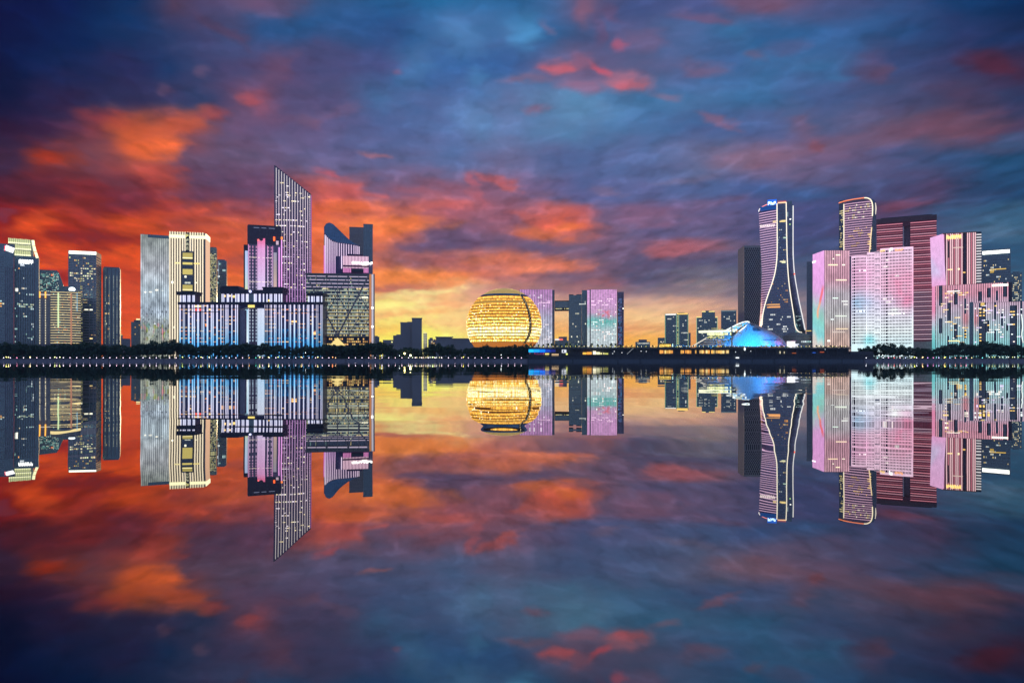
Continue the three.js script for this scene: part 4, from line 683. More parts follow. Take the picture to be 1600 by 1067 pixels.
// gate-shaped twin towers
const rosyTop = [[1, 206, 146, 206], [0.7, 214, 172, 222], [0.5, 196, 196, 224], [0.3, 196, 204, 226], [0, 214, 218, 228]];
{
  const b = Building('media_tower', 'pink to silver ribbed light tower behind the golden globe', 'tower', [812, 863], 1190);
  b.box('wall', 812, 863, 452, null, -26, 0, M.glassViolet);
  const t = screenTexture(64, 128, (u, v, o) => { paintRows(rosyTop)(u, v, o); const n = 1 + 0.25 * fbm(u * 6, v * 12, 4); for (let c = 0; c < 3; c++) o[c] *= n; }), m = screenMat(t, 0.85);
  for (const x of every(813.4, 862, 20)) b.lit('light_fin', x - 0.72, x + 0.72, 452.3, null, 0.02, 0.9, m, [812, 863, 452, 540]);
  b.box('side_wall', 863.2, 866.6, 453, null, -26, -0.6, M.glassDark);
  b.panes('window', [...gridPanes(840, 860, 470, 474, 8, 2, 0.5, [[255, 214, 244]], 0.8, 1.3), ...gridPanes(814, 862, 460, 538, 22, 24, 0.05, [[250, 240, 250]], 0.5, 1.1)], 1);
  const c = Building('sky_bridge', 'dark bridge block spanning the gap between the ribbed light towers', 'bridge', [866, 891], 1196);
  c.box('deck', 866.8, 889, 471, 480.6, -18, 0, M.glassBlue); c.box('roof_slab', 866.8, 890, 469.6, 471, -19, 0.6, M.darkPanel); c.box('floor_slab', 866.8, 889, 480.8, 484.8, -18, 0.6, M.darkPanel);
  c.panes('window', gridPanes(868, 889, 481.4, 483.4, 14, 1, 0.75, [[250, 236, 160], [240, 240, 190]], 0.5, 1.1), 0.8);
  c.box('pier', 888.6, 891, 471, null, -16, -1, M.glassDark);
  const e = Building('office_tower', 'unlit dark stepped tower beside the coloured light screen', 'tower', [888.5, 917.5], 1172);
  e.box('wall', 889, 909, 461, null, -22, 0, M.glassTeal); e.box('upper_wall', 909.2, 917.4, 453.4, null, -24, 1, M.glassTeal);
  e.many('floor_band', rows(464, 538, 3.4).map((y) => [889, 909, y, y + 0.6, 0.02, 0.35]), M.glassDark);
  e.box('parapet', 889, 896, 459.6, 461, -18, -2, M.darkPanel); e.box('parapet', 900.5, 909, 459.6, 461, -18, -2, M.darkPanel);
  e.panes('window', [...gridPanes(905, 915.5, 474, 476.4, 6, 1, 0.9, [[235, 240, 230]], 0.6, 1.1), [914, 914.8, 470.6, 475, [230, 236, 230], 0.8], ...gridPanes(890, 916, 488, 536, 12, 12, 0.05, [[240, 240, 215]], 0.4, 1)], 1.4);
  const g = Building('media_tower', 'tower with a pink, teal and white light picture on its ribbed screen', 'tower', [917, 964], 1120);
  g.bowed('wall', 917.4, 964, (x) => 452 + (x > 950 ? (x - 950) * 0.06 : 0), 3, 26, M.greyPanel, 10);
  const zf = (x) => 3 * (1 - ((x - 940.7) / 23.3) ** 2);
  const t2 = screenTexture(96, 192, (u, v, o) => {
    paintRows([[1, 214, 156, 210], [0.75, 212, 160, 210], [0.58, 206, 168, 206], [0.52, 170, 178, 196], [0.45, 130, 192, 190], [0.36, 150, 198, 200], [0.25, 190, 206, 210], [0, 200, 212, 216]])(u, v + 0.05 * noise(u * 4, v * 5), o);
    const n = 1 + 0.22 * fbm(u * 12, v * 26, 4); for (let c = 0; c < 3; c++) o[c] *= n;
    const a = Math.exp(-(((u - 0.62) / 0.24) ** 2 + ((v - 0.56) / 0.07) ** 2)) * smooth(-0.1, 0.3, fbm(u * 9, v * 16, 3)), g2 = Math.exp(-(((u - 0.45) / 0.4) ** 2 + ((v - 0.42) / 0.06) ** 2)) * smooth(-0.1, 0.3, fbm(u * 11 + 5, v * 18, 3));
    o[0] = lerp(lerp(o[0], 236, a), 70, g2); o[1] = lerp(lerp(o[1], 110, a), 176, g2); o[2] = lerp(lerp(o[2], 120, a), 160, g2);
  }), m2 = screenMat(t2, 0.85), f = [917, 964, 452, 540];
  for (const x of every(924.4, 962.8, 16)) { const o = g.lit('screen_fin', x - 1.02, x + 1.02, 452.6, null, 0.02, 0.9, m2, f); o.position.z = zf(x); }
  g.lit('screen_strip', 917.6, 921.4, 453, null, 0.4, 1.3, m2, f); g.box('seam', 921.8, 922.8, 453, null, 0.4, 1, M.darkPanel);
  g.panes('window', [...gridPanes(924, 963, 466, 478, 16, 4, 0.3, [[255, 216, 244]], 0.8, 1.3), ...gridPanes(924, 963, 480, 536, 16, 18, 0.12, [[250, 250, 250], [225, 250, 245], [255, 220, 210]], 0.6, 1.3)], 1.2, g.g, zf);
  const h = Building('office_tower', 'narrow dark tower with columns of small blue windows at the light screen', 'tower', [964.5, 975], 1150);
  h.box('wall', 964.5, 975, 456, null, -18, 0, M.glassViolet);
  h.panes('window', [...gridPanes(966, 971.6, 466, 538, 3, 34, 0.75, [[120, 150, 220], [90, 160, 220], [150, 140, 210]], 0.2, 0.6, 0.75, 0.7), [973, 974.6, 481, 483, [255, 250, 235], 1.6]], 0.3);
  h.box('pier', 972, 972.6, 457, null, 0.02, 0.6, M.darkPanel);
}
// small towers between the gate and the theatre
{
  const green = led(170, 226, 180, 0.6), goldL = led(250, 206, 110, 1);
  const b = Building('office_tower', 'twin-faced small tower with green edge lights and white and gold roof lamps', 'tower', [1039, 1076], 1480);
  b.box('wall', 1039, 1076, 490, null, -24, 0, M.glassTeal);
  for (const x of [1039.5, 1057.4, 1061, 1075.4]) b.box('edge_light', x - 0.3, x + 0.3, 491, null, 0.02, 0.9, green);
  b.box('roof_light', 1040, 1056.6, 490.4, 492, 0.02, 1.2, led(250, 244, 236, 1.2)); b.box('roof_light', 1058, 1075, 489.4, 491.4, 0.02, 1.2, goldL); b.box('roof_house', 1060, 1070, 488, 490, -16, -4, M.greyPanel);
  b.many('floor_band', rows(496, 538, 3.2).map((y) => [1039.8, 1075.2, y, y + 0.7, 0.02, 0.5]), M.greyPanel);
  b.panes('window', [...gridPanes(1058, 1060.6, 493, 538, 1, 20, 0.9, [[226, 220, 150]], 0.5, 0.9), ...gridPanes(1041, 1075, 494, 538, 16, 16, 0.06, [[236, 240, 230]], 0.4, 1)], 0.7);
  b.box('side_wing', 1076.4, 1079.5, 520, null, -20, -2, M.glassBlue);
  const c = Building('office_tower', 'stepped small tower with lamp-lined roof edges behind the theatre canopy', 'tower', [1088, 1122], 1520);
  c.box('wall', 1088.4, 1121.4, 495.4, null, -24, 0, M.glassTeal); c.box('upper_wall', 1097, 1117.6, 487, 495.4, -20, -1, M.glassTeal); c.box('roof_house', 1102, 1113, 485, 487, -14, -3, M.glassBlue);
  for (const [x0, x1, y] of [[1088.6, 1096.4, 494.4], [1097, 1103, 486], [1108, 1117, 486], [1118, 1121.4, 495]]) b && c.box('roof_light', x0, x1, y, y + 1.6, 0.02, 1, led(252, 226, 140, 0.9));
  for (const x of [1088.8, 1121.2]) c.box('edge_light', x - 0.35, x + 0.35, 496, null, 0.02, 0.9, green);
  c.many('floor_band', rows(498, 538, 3.2).map((y) => [1089.4, 1120.6, y, y + 0.7, 0.02, 0.5]), M.greyPanel);
  c.panes('window', gridPanes(1090, 1120, 490, 538, 14, 16, 0.08, [[236, 240, 230]], 0.4, 0.9).filter((q) => q[2] > 497), 0.7);
  const e = Building('office_tower', 'plain teal block with a pale roof line beside the lattice tower', 'tower', [1127, 1151], 2350);
  e.box('wall', 1127, 1151, 486, null, -24, 0, M.glassTeal); e.box('roof_light', 1127.4, 1150, 485.2, 486.2, -1, 0.6, led(190, 210, 210, 0.4)); e.box('parapet', 1127, 1151, 484.4, 485.2, -22, -1.2, M.greyPanel);
  e.many('floor_band', rows(490, 538, 3.4).map((y) => [1127, 1151, y, y + 0.8, 0.02, 0.5]), M.greyPanel);
  e.panes('window', gridPanes(1129, 1149, 490, 506, 10, 5, 0.18, [[236, 240, 230]], 0.5, 1), 0.7);
  farBlock('apartment_block', 'low hazy block left of the green-edged small tower', 1028, 1039, 527.6, 2300, (q) => q.panes('window', gridPanes(1029, 1038, 530, 538, 6, 3, 0.4, [[250, 236, 200]], 0.6, 1.2), 0.8), M.glassTeal);
  farBlock('exhibition_hall', 'far low hall with a shallow domed roof beyond the terrace trees', 993, 1016, 534, 2350, (q) => { q.box('roof', 998, 1011, 530.4, 534, -24, -4, M.greyPanel); q.panes('window', gridPanes(994, 1015, 535, 538, 10, 1, 0.5, [[240, 240, 225]], 0.5, 0.9), 0.8); }, M.glassTeal);
  farBlock('apartment_block', 'far low block under the sky bridge with a red and white sign', 867, 889, 532, 2300, (q) => { q.box('roof', 873, 886, 526, 532, -24, -4, M.greyPanel); q.box('sign', 867, 874, 529.4, 531.6, 0.3, 1, led(235, 240, 245, 0.9)); q.box('sign', 874, 879.6, 529.4, 531.6, 0.3, 1, led(255, 110, 90, 1.1)); }, M.glassTeal);
}
{ // lattice tower
  const b = Building('lattice_tower', 'grey tower wrapped in a pale lattice of small staggered openings', 'tower', [1163, 1190], 1240, 14);
  b.box('wall', 1163, 1190, 384.6, null, -46, 0, M.paleStone);
  b.box('parapet', 1163.2, 1189.8, 383.6, 384.6, -45, -0.4, M.concrete);
  const holes = [];
  let j = 0;
  for (const y of rows(387, 536, 3.4)) { for (let i = 0; i < 8; i++) { const x = 1164.6 + i * 3.3 + (j % 2) * 1.65; if (x < 1189) holes.push([x - 0.7, x + 0.7, y + 0.3, y + 2.6, 0.02, 0.4]); } j++; }
  b.many('opening', holes, clad(0.06, 0.07, 0.10, 0.4));
  const ribs = [];
  for (let i = 0; i < 9; i++) for (let k = 0; k < 44; k++) ribs.push([1163 + i * 3.3 + (k % 2) * 1.65 - 0.35, 1163 + i * 3.3 + (k % 2) * 1.65 + 0.35, 387 + k * 3.4, 390 + k * 3.4, 0.02, 1]);
  b.many('lattice_rib', ribs.filter((r) => r[1] < 1190), M.whitePanel);
}
{ // theatre: shell, open lip, canopy, hall
  const d = 1000, b = Building('theatre', 'blue-lit shell-shaped theatre with a white lip and glowing glass hall', 'building', [1090, 1228], d);
  const n = 20, k = 22, front = [], back = [], L = (v) => lerp(1131, 1168, v), Rr = (v) => 1168 + 61 * Math.pow(Math.max(0, 1 - Math.pow(v, 1.6)), 0.9), yv = (v) => lerp(541, 503, v), shellM = clad(0.62, 0.64, 0.68, 0.4, 0.1);
  const P = (u, v, s) => { const x = lerp(L(v), Rr(v), u), bul = Math.sin(Math.PI * clamp(u)) ** 0.8 * (1 - v * v) ** 0.5; return [b.lx(x), b.ly(yv(v)), s * (s > 0 ? 15 : 14) * bul * (1 - 0.15 * v)]; };
  for (let i = 0; i < k; i++) for (let j = 0; j < n; j++) { const u0 = i / k, u1 = (i + 1) / k, v0 = j / n, v1 = (j + 1) / n; front.push([P(u0, v0, 1), P(u1, v0, 1), P(u1, v1, 1), P(u0, v1, 1)]); back.push([P(u1, v0, -1), P(u0, v0, -1), P(u0, v1, -1), P(u1, v1, -1)]); }
  const sg = metreUV(quadsGeo([...front, ...back])); 
  const shell = mesh('roof_shell', sg, shellM, b.g);
  // white lip along the raking open edge
  const pts = [];
  for (let i = 0; i <= 12; i++) { const v = i / 12; pts.push(new THREE.Vector3(b.lx(1126 + 43 * Math.pow(v, 0.8)), b.ly(lerp(518.5, 502.6, Math.sin(v * Math.PI / 2) ** 1.1)), 3)); }
  pts.push(new THREE.Vector3(b.lx(1171), b.ly(503.6), 3), new THREE.Vector3(b.lx(1170), b.ly(506), 3.6), new THREE.Vector3(b.lx(1155), b.ly(518), 5));
  mesh('lip_light', new THREE.TubeGeometry(new THREE.CatmullRomCurve3(pts), 50, 0.8, 6), led(240, 248, 240, 1.2), b.g);
  const under = [];
  for (let i = 0; i < 12; i++) { const v0 = i / 12, v1 = (i + 1) / 12, top = (v) => [b.lx(1126 + 43 * Math.pow(v, 0.8)), b.ly(lerp(518.5, 502.6, Math.sin(v * Math.PI / 2) ** 1.1)), 2.4], bot = (v) => [b.lx(lerp(1133, 1169.6, v)), b.ly(lerp(527, 504.6, v)), 0.5]; under.push([bot(v0), bot(v1), top(v1), top(v0)]); }
  mesh('ceiling', metreUV(quadsGeo(under)), clad(0.74, 0.76, 0.72, 0.6), b.g);
  b.panes('ceiling_light', [[1143, 1152, 513, 517, [225, 240, 225], 1.2], [1146, 1150, 512.4, 515, [110, 190, 250], 1], [1150, 1160, 508, 511, [215, 230, 220], 0.6]], 3.2);
  b.bar('canopy', 1091, 517.6, 1149, 516.6, 2.6, -14, 6, led(240, 242, 206, 1.1)); b.box('canopy_roof', 1094, 1146, 515.2, 516, -14, 5, M.greyPanel);
  const hall = b.box('hall_glass', 1104, 1144, 519.4, 529, -10, 2, M.glassTeal);
  b.panes('hall_window', [...gridPanes(1104.5, 1143.6, 519.6, 523.4, 14, 1, 0.95, [[240, 240, 190], [225, 232, 170]], 0.9, 1.4, 0.9, 0.9), ...gridPanes(1105, 1132, 523, 528.6, 14, 3, 0.75, [[190, 190, 110], [226, 220, 140], [250, 240, 180]], 0.5, 1.2, 0.85, 0.8)], 2.4, hall);
  for (const [x0, x1, y] of [[1101, 1140, 529.4], [1097, 1138, 533], [1092, 1136, 536.6]]) { const step = b.box('terrace_step', x0, x1, y, y + 2.4, -8, 3, M.concrete); b.panes('step_light', gridPanes(x0 + 0.5, x1 - 0.5, y + 0.5, y + 1.9, 22, 1, 0.8, [[236, 222, 196], [220, 206, 186]], 0.3, 0.75, 0.55, 0.7), 3.3, step); }
  b.bar('raking_light', 1080, 541, 1103, 528, 1.5, 2, 4, led(226, 220, 205, 0.85));
  b.panes('roof_lamp', gridPanes(1111, 1130, 511.6, 514.4, 12, 2, 0.7, [[226, 220, 150]], 0.4, 0.9), 0);
  b.box('roof_terrace', 1110, 1131, 514.4, 515.1, -10, -1, M.greyPanel);
  // dark skylights on the shell
  for (const [u0, u1, v0, v1] of [[0.47, 0.72, 0.6, 0.72], [0.5, 0.8, 0.84, 0.9], [0.62, 0.93, 0.22, 0.25]]) { const q = []; for (let i = 0; i < 6; i++) { const a = lerp(u0, u1, i / 6), e = lerp(u0, u1, (i + 1) / 6), Q = (u, v) => { const p = P(u, v, 1); return [p[0], p[1] + 0.35, p[2] + 0.5]; }; q.push([Q(a, v0), Q(e, v0), Q(e, v1), Q(a, v1)]); } mesh('skylight', metreUV(quadsGeo(q)), M.darkPanel, shell); }
  // floodlights at the foot of the shell: glowing heads, each with its own light
  const flood = (x, rgb, I, dx, aimX, aimY, size) => {
    const g = new THREE.Group(); g.name = numbered('floodlight'); const wx = X(x, d - 46), wy = Y(543, 944) + 0.02, wz = -(d - 46); g.position.set(wx, wy, wz); scene.add(g);
    tag(g, ({ b: 'blue floodlight on the terrace at the foot of the theatre shell', p: 'pink floodlight on the terrace at the right end of the theatre' })[dx], 'floodlight', dx === 'b' ? 'blue theatre floodlights' : 'pink theatre floodlights');
    mesh('housing', new THREE.CylinderGeometry(0.35, 0.5, 0.8, 10), M.darkPanel, g); const head = mesh('lamp_head', new THREE.SphereGeometry(size, 10, 8), led(rgb[0], rgb[1], rgb[2], 2.2), g); head.position.y = 0.7;
    const l = new THREE.SpotLight(new THREE.Color().setRGB(toLinear(rgb[0]), toLinear(rgb[1]), toLinear(rgb[2])), I, 0, 0.95, 0.8); l.position.set(0, 1.4, -0.3); l.castShadow = true; g.add(l);
    l.target.position.set(X(aimX, d) - wx, Y(aimY, d) - wy, -(d - 8) - wz); g.add(l.target);
  };
  flood(1149, [0, 150, 255], 15000, 'b', 1152, 528, 0.3); flood(1166, [0, 160, 255], 15000, 'b', 1168, 528, 0.3); flood(1184, [10, 140, 255], 13000, 'b', 1184, 522, 0.3); flood(1202, [30, 150, 255], 9000, 'b', 1200, 528, 0.3); flood(1216, [255, 90, 180], 2200, 'p', 1212, 522, 0.3);
}

// ------------------------------------------------------------------ right group
// wall strip between two polylines (photo pixels with z in metres)
const along = (line, y) => { let i = 1; while (i < line.length - 1 && y > line[i][1]) i++; const [a, c] = [line[i - 1], line[i]], t = clamp((y - a[1]) / (c[1] - a[1])); const s = t; return [lerp(a[0], c[0], s), lerp(a[2] ?? 0, c[2] ?? 0, s)]; };
function curvedFace(b, part, A, C, y0, y1, bulge, m, n = 26, k = 6) {
  const q = [], P = (u, y) => { const [xa, za] = along(A, y), [xc, zc] = along(C, y); return [b.lx(lerp(xa, xc, u)), b.ly(y), lerp(za, zc, u) + bulge * 4 * u * (1 - u)]; };
  for (let j = 0; j < n; j++) for (let i = 0; i < k; i++) { const ya = lerp(y0, y1, j / n), yb = lerp(y0, y1, (j + 1) / n), u = i / k, v = (i + 1) / k; q.push([P(u, yb), P(v, yb), P(v, ya), P(u, ya)]); }
  return mesh(part, metreUV(quadsGeo(q)), m, b.g);
}
function curvedBand(b, part, A, C, y, h, out, bulge, m, k = 8, tilt = 0) {
  const q = [], P = (u, yy, o) => { const [xa, za] = along(A, yy), [xc, zc] = along(C, yy); return [b.lx(lerp(xa, xc, u)), b.ly(yy + tilt * (0.5 - u)), lerp(za, zc, u) + bulge * 4 * u * (1 - u) + o]; };
  for (let i = 0; i < k; i++) { const u = i / k, v = (i + 1) / k; q.push([P(u, y + h, out), P(v, y + h, out), P(v, y, out), P(u, y, out)], [P(u, y, out), P(v, y, out), P(v, y, 0), P(u, y, 0)], [P(v, y + h, out), P(u, y + h, out), P(u, y + h, 0), P(v, y + h, 0)]); }
  return mesh(part, quadsGeo(q), m, b.g);
}
const edgeTube = (b, part, line, m, r = 0.7) => mesh(part, new THREE.TubeGeometry(new THREE.CatmullRomCurve3(line.map(([x, y, z]) => new THREE.Vector3(b.lx(x), b.ly(y), (z ?? 0) + 0.6))), 60, r, 6), m, b.g);
{ // flaring tower with light lines
  const b = Building('flared_tower', 'tower that flares at its foot, outlined by white light lines with a blue roof sign', 'tower', [1185, 1258], 1105);
  const A = [[1185.4, 318, -6], [1185.6, 330, -6], [1187.6, 373, -6], [1190.6, 424, -6], [1188.4, 480, -8], [1186, 507, -9], [1184.6, 541, -10]], B1 = [[1214.6, 318, 3], [1214.6, 400, 3], [1213.6, 412, 3], [1211, 428, 4], [1207, 442, 5], [1201, 459, 6], [1195.6, 476, 7], [1192.2, 492, 8], [1191, 508, 8], [1190.6, 541, 8]], B2 = [[1229, 317, 1], [1229.8, 370, 1], [1230.6, 404, 1], [1232, 428, 2], [1234, 449, 3], [1237, 470, 4], [1240.4, 492, 5], [1243, 509, 6], [1243.6, 541, 6]], B3 = [[1240, 321, -8], [1240, 398, -8], [1242, 427, -7], [1248.6, 468, -6], [1253.6, 492, -4], [1258.4, 516, -2], [1259, 541, -2]];
  const lilacGlass = clad(0.50, 0.38, 0.55, 0.3, 0.6), blueGlass = clad(0.42, 0.54, 0.64, 0.25, 0.9), warmWhite = led(255, 244, 222, 1.1);
  curvedFace(b, 'left_face', A, B1, 320, 541, 1.5, lilacGlass); curvedFace(b, 'front_face', B1, B2, 318, 541, 0.4, blueGlass); curvedFace(b, 'right_face', B2, B3, 319, 541, 0.5, blueGlass);
  const Bk = [[1232, 318, -30], [1232, 541, -30]], Bl = [[1190, 318, -30], [1190, 541, -30]];
  curvedFace(b, 'rear_face', B3, Bk, 320, 541, 0, blueGlass, 20, 2); curvedFace(b, 'rear_face', Bk, Bl, 320, 541, 0, blueGlass, 6, 2); curvedFace(b, 'rear_face', Bl, A, 320, 541, 0, blueGlass, 20, 2);
  mesh('roof', quadsGeo([[[b.lx(1186), b.ly(321), -6], [b.lx(1214.6), b.ly(319), 3], [b.lx(1232), b.ly(319), -30], [b.lx(1190), b.ly(320), -30]], [[b.lx(1214.6), b.ly(319), 3], [b.lx(1229), b.ly(318.4), 1], [b.lx(1240), b.ly(321), -8], [b.lx(1232), b.ly(319), -30]]]), M.roof, b.g);
  const lilac = led(244, 200, 238, 0.85);
  for (const y of rows(329.4, 504, 3.82)) curvedBand(b, 'light_band', A, B1, y, 0.85, 0.7, 1.5, lilac, 6, y < 420 ? 1.4 : 0.4);
  for (const y of rows(322, 538, 3.82)) curvedBand(b, 'floor_band', B1, B2, y, 0.7, 0.3, 0.4, M.greyPanel, 3);
  edgeTube(b, 'edge_light', B1.filter((p) => p[1] < 520), warmWhite, 0.85);
  edgeTube(b, 'edge_light', [...B2.filter((p) => p[1] < 505), [1243, 511, 6], [1245.4, 516, 6], [1249, 519.4, 5], [1253, 520, 3]], warmWhite, 0.75);
  edgeTube(b, 'edge_light', B3.filter((p) => p[1] < 530 && p[1] > 320), led(244, 240, 240, 0.9), 0.75);
  edgeTube(b, 'edge_light', [[1185.2, 327, -6], [1186.6, 323.4, -5], [1189.6, 321.2, -4]], led(255, 255, 255, 1.2), 0.5);
  edgeTube(b, 'roof_edge_light', [[1190.4, 320.4, -4], [1196, 318.4, -2], [1200, 317.6, 0]], led(255, 150, 150, 1.2), 0.6);
  b.box('roof_edge_light', 1216, 1229, 316, 317.8, -1, 1.6, led(255, 196, 150, 1.3)); b.box('roof_screen', 1215.4, 1229, 313.6, 315.8, -10, 0, led(206, 110, 140, 0.45)); b.box('roof_house', 1230, 1238, 313.4, 320, -20, -8, M.glassTeal);
  const board = b.box('sign_board', 1199.6, 1214.2, 311, 320, 1.2, 2, led(40, 110, 240, 0.9)); b.sign('sign', 1200.4, 1213.4, 314, 319.4, 2.1, led(205, 245, 255, 2), 3, board);
  b.box('sign_light', 1188, 1213.4, 321.6, 326.8, -3.2, 3.6, led(30, 100, 200, 0.4));
  b.sign('window_sign', 1188, 1212, 350.2, 354.4, 4.6, led(255, 236, 236, 1), 7);
  const onFace = (x, y) => { const [a, za] = along(A, y), [p, zp] = along(B1, y), [q, zq] = along(B2, y), [r, zr] = along(B3, y); return x < p ? lerp(za, zp, clamp((x - a) / (p - a))) + 1.2 : x < q ? lerp(zp, zq, (x - p) / (q - p)) : lerp(zq, zr, clamp((x - q) / (r - q))); };
  b.panes('window', [[1218, 1228, 344.6, 347.4, [250, 222, 150], 1], [1208, 1213, 344.6, 348, [244, 214, 170], 0.8], [1198, 1219, 475, 477, [250, 186, 120], 0.7], [1199, 1219.6, 478.6, 481, [250, 176, 110], 0.9], ...gridPanes(1216, 1229, 330, 440, 8, 28, 0.05, [[250, 226, 170], [200, 215, 230], [220, 235, 240]], 0.25, 0.8, 0.6, 0.4), ...gridPanes(1205, 1232, 442, 474, 13, 9, 0.1, [[255, 180, 100], [250, 220, 170]], 0.3, 0.9, 0.6, 0.4), ...gridPanes(1198, 1238, 490, 520, 20, 8, 0.08, [[236, 240, 240]], 0.5, 1.1), [1219, 1228, 408, 410.4, [235, 230, 190], 1], [1224, 1230, 371, 373, [200, 230, 210], 0.8], [1222, 1228, 410, 411.6, [235, 240, 190], 0.9]], 0.9, b.g, onFace);
  b.panes('window', [[1233, 1236.6, 342, 343.6, [255, 255, 255], 1.6], [1233.6, 1235.6, 350, 351.6, [190, 240, 150], 1.1], [1241, 1242.6, 427, 429.6, [255, 90, 60], 1.4], [1230.6, 1231.8, 332, 339, [200, 230, 230], 0.5], ...gridPanes(1244, 1252, 494, 510, 6, 8, 0.2, COOL, 0.4, 0.9)], 1, b.g, onFace);
}
{
  const b = Building('podium_hall', 'low rounded glass podium at the foot of the flared tower', 'building', [1224, 1272], 1085);
  b.bowed('wall', 1224, 1272, (x) => 519.4 + 0.012 * (x - 1246) ** 2, 5, 20, clad(0.34, 0.38, 0.43, 0.4, 0.3), 14);
  for (const y of [524, 528, 532]) b.many('roof_rib', [[1226, 1270, y, y + 0.5, 2.5, 5.6]], M.greyPanel);
  b.panes('window', [...gridPanes(1252, 1268, 532, 536, 6, 1, 0.4, COOL, 0.6, 1.2), [1260, 1268, 516.8, 518, [250, 214, 110], 0.8]], 5.8);
  const c = Building('entrance_pavilion', 'small dazzling white pavilion beside the right end of the theatre', 'pavilion', [1230, 1249], 1000);
  c.box('wall', 1230, 1243, 533.4, null, -6, 0, led(250, 252, 255, 1.2)); c.box('wing', 1243, 1249, 537, null, -6, -0.5, led(230, 236, 250, 0.8)); c.bar('canopy', 1229, 532.6, 1244, 532.6, 1, -7, 1.4, M.whitePanel); c.many('mullion', every(1232, 1242, 6).map((x) => [x - 0.2, x + 0.2, 533.4, 540, 0.02, 0.5]), M.steel);
  const e = Building('apartment_tower', 'hazy unlit tower half hidden behind the rainbow-lit corner tower', 'tower', [1261, 1276], 1600);
  e.box('wall', 1261, 1276, 410, null, -24, 0, M.concrete); e.box('parapet', 1261, 1276, 408.6, 410, -22, -1, M.concrete);
  e.many('floor_band', rows(416, 538, 5).map((y) => [1261, 1276, y, y + 0.8, 0.02, 0.5]), M.concrete);
}
{ // corner tower with picture side and striped front
  const b = Building('corner_tower', 'corner tower, one face a pastel light picture, the other narrow pink stripes', 'tower', [1288.5, 1327.5], 1030, 24);
  const deep = 18.5 * 1030 / F * 0.92 / Math.sin(24 * Math.PI / 180);
  b.box('wall', 1288.5, 1327.5, 391, null, -deep, 0, clad(0.12, 0.07, 0.08, 0.6));
  const t = screenTexture(64, 256, (u, v, o) => {
    paintRows([[1, 232, 166, 226], [0.75, 226, 160, 222], [0.62, 216, 160, 214], [0.5, 180, 190, 200], [0.38, 136, 204, 196], [0.25, 130, 204, 208], [0.15, 206, 200, 192], [0, 222, 198, 194]])(u, v + 0.12 * (u - 0.5) + 0.04 * noise(u * 3, v * 6), o);
    const n = 1 + 0.1 * fbm(u * 5, v * 14, 4); for (let c = 0; c < 3; c++) o[c] *= n;
    const cx = lerp(0.46, 0.95, smooth(0.38, 0.72, v)), a = smooth(0.13, 0.05, Math.abs(u - cx + 0.05 * noise(v * 12, 3))) * smooth(0.36, 0.42, v) * smooth(0.7, 0.62, v), hot = smooth(0.5, 0.56, v);
    o[0] = lerp(o[0], 240, a); o[1] = lerp(o[1], lerp(176, 112, hot), a); o[2] = lerp(o[2], lerp(140, 120, hot), a);
    const g2 = 0.5 * Math.exp(-(((u - 0.85) / 0.2) ** 2 + ((v - 0.42) / 0.08) ** 2)); o[0] = lerp(o[0], 100, g2); o[1] = lerp(o[1], 180, g2); o[2] = lerp(o[2], 150, g2);
  });
  const sg = boxGeo(-0.9, -0.02, 0, b.ly(391.4), -deep + 0.3, 0.3); fitUV(sg, -deep, 0.3, 0, b.ly(391.4), true); sg.translate(b.lx(1288.5), 0, 0); mesh('picture_screen', sg, screenMat(t, 0.9), b.g);
  const lg = boxGeo(-1.6, -0.95, b.ly(405.6), b.ly(402.6), -deep + 0.5, -deep + 12); lg.translate(b.lx(1288.5), 0, 0); mesh('sign', lg, led(255, 235, 255, 1.6), b.g);
  const st = screenMat(screenTexture(32, 128, (u, v, o) => { paintRows([[1, 236, 180, 200], [0.7, 226, 170, 190], [0.55, 206, 196, 206], [0.3, 206, 206, 206], [0.12, 216, 186, 176], [0, 226, 190, 176]])(u, v, o); const n = 1 + 0.22 * fbm(u * 4, v * 9, 3); for (let c = 0; c < 3; c++) o[c] *= n; }), 0.85);
  for (const x of every(1290, 1326.6, 14)) b.lit('light_strip', x - 0.66, x + 0.66, 391.4, null, 0.02, 0.9, st, [1288, 1328, 391, 541]);
  b.panes('window', [[1306, 1313, 397.6, 399.4, [255, 236, 200], 1.4], [1301, 1303.6, 403.6, 405.4, [255, 240, 220], 1.2], [1294, 1309, 413, 415, [255, 226, 190], 1.2], [1316, 1320.6, 413, 415, [255, 240, 220], 1.2], [1306, 1323, 436.6, 438.6, [255, 226, 200], 1.1], [1301, 1310, 465, 466.6, [225, 250, 235], 1.1], [1315, 1325, 470, 471.6, [240, 245, 240], 1], [1318, 1325, 475, 476.4, [250, 250, 245], 1], [1305, 1323, 493, 494.6, [230, 240, 225], 1], [1298, 1303, 498, 500, [240, 250, 250], 0.9], [1306, 1325, 513, 514.6, [250, 226, 190], 0.9], [1300, 1320, 518, 519.6, [240, 220, 210], 0.7], [1293, 1297, 531, 534, [255, 250, 240], 1.2]], 1.1);
}
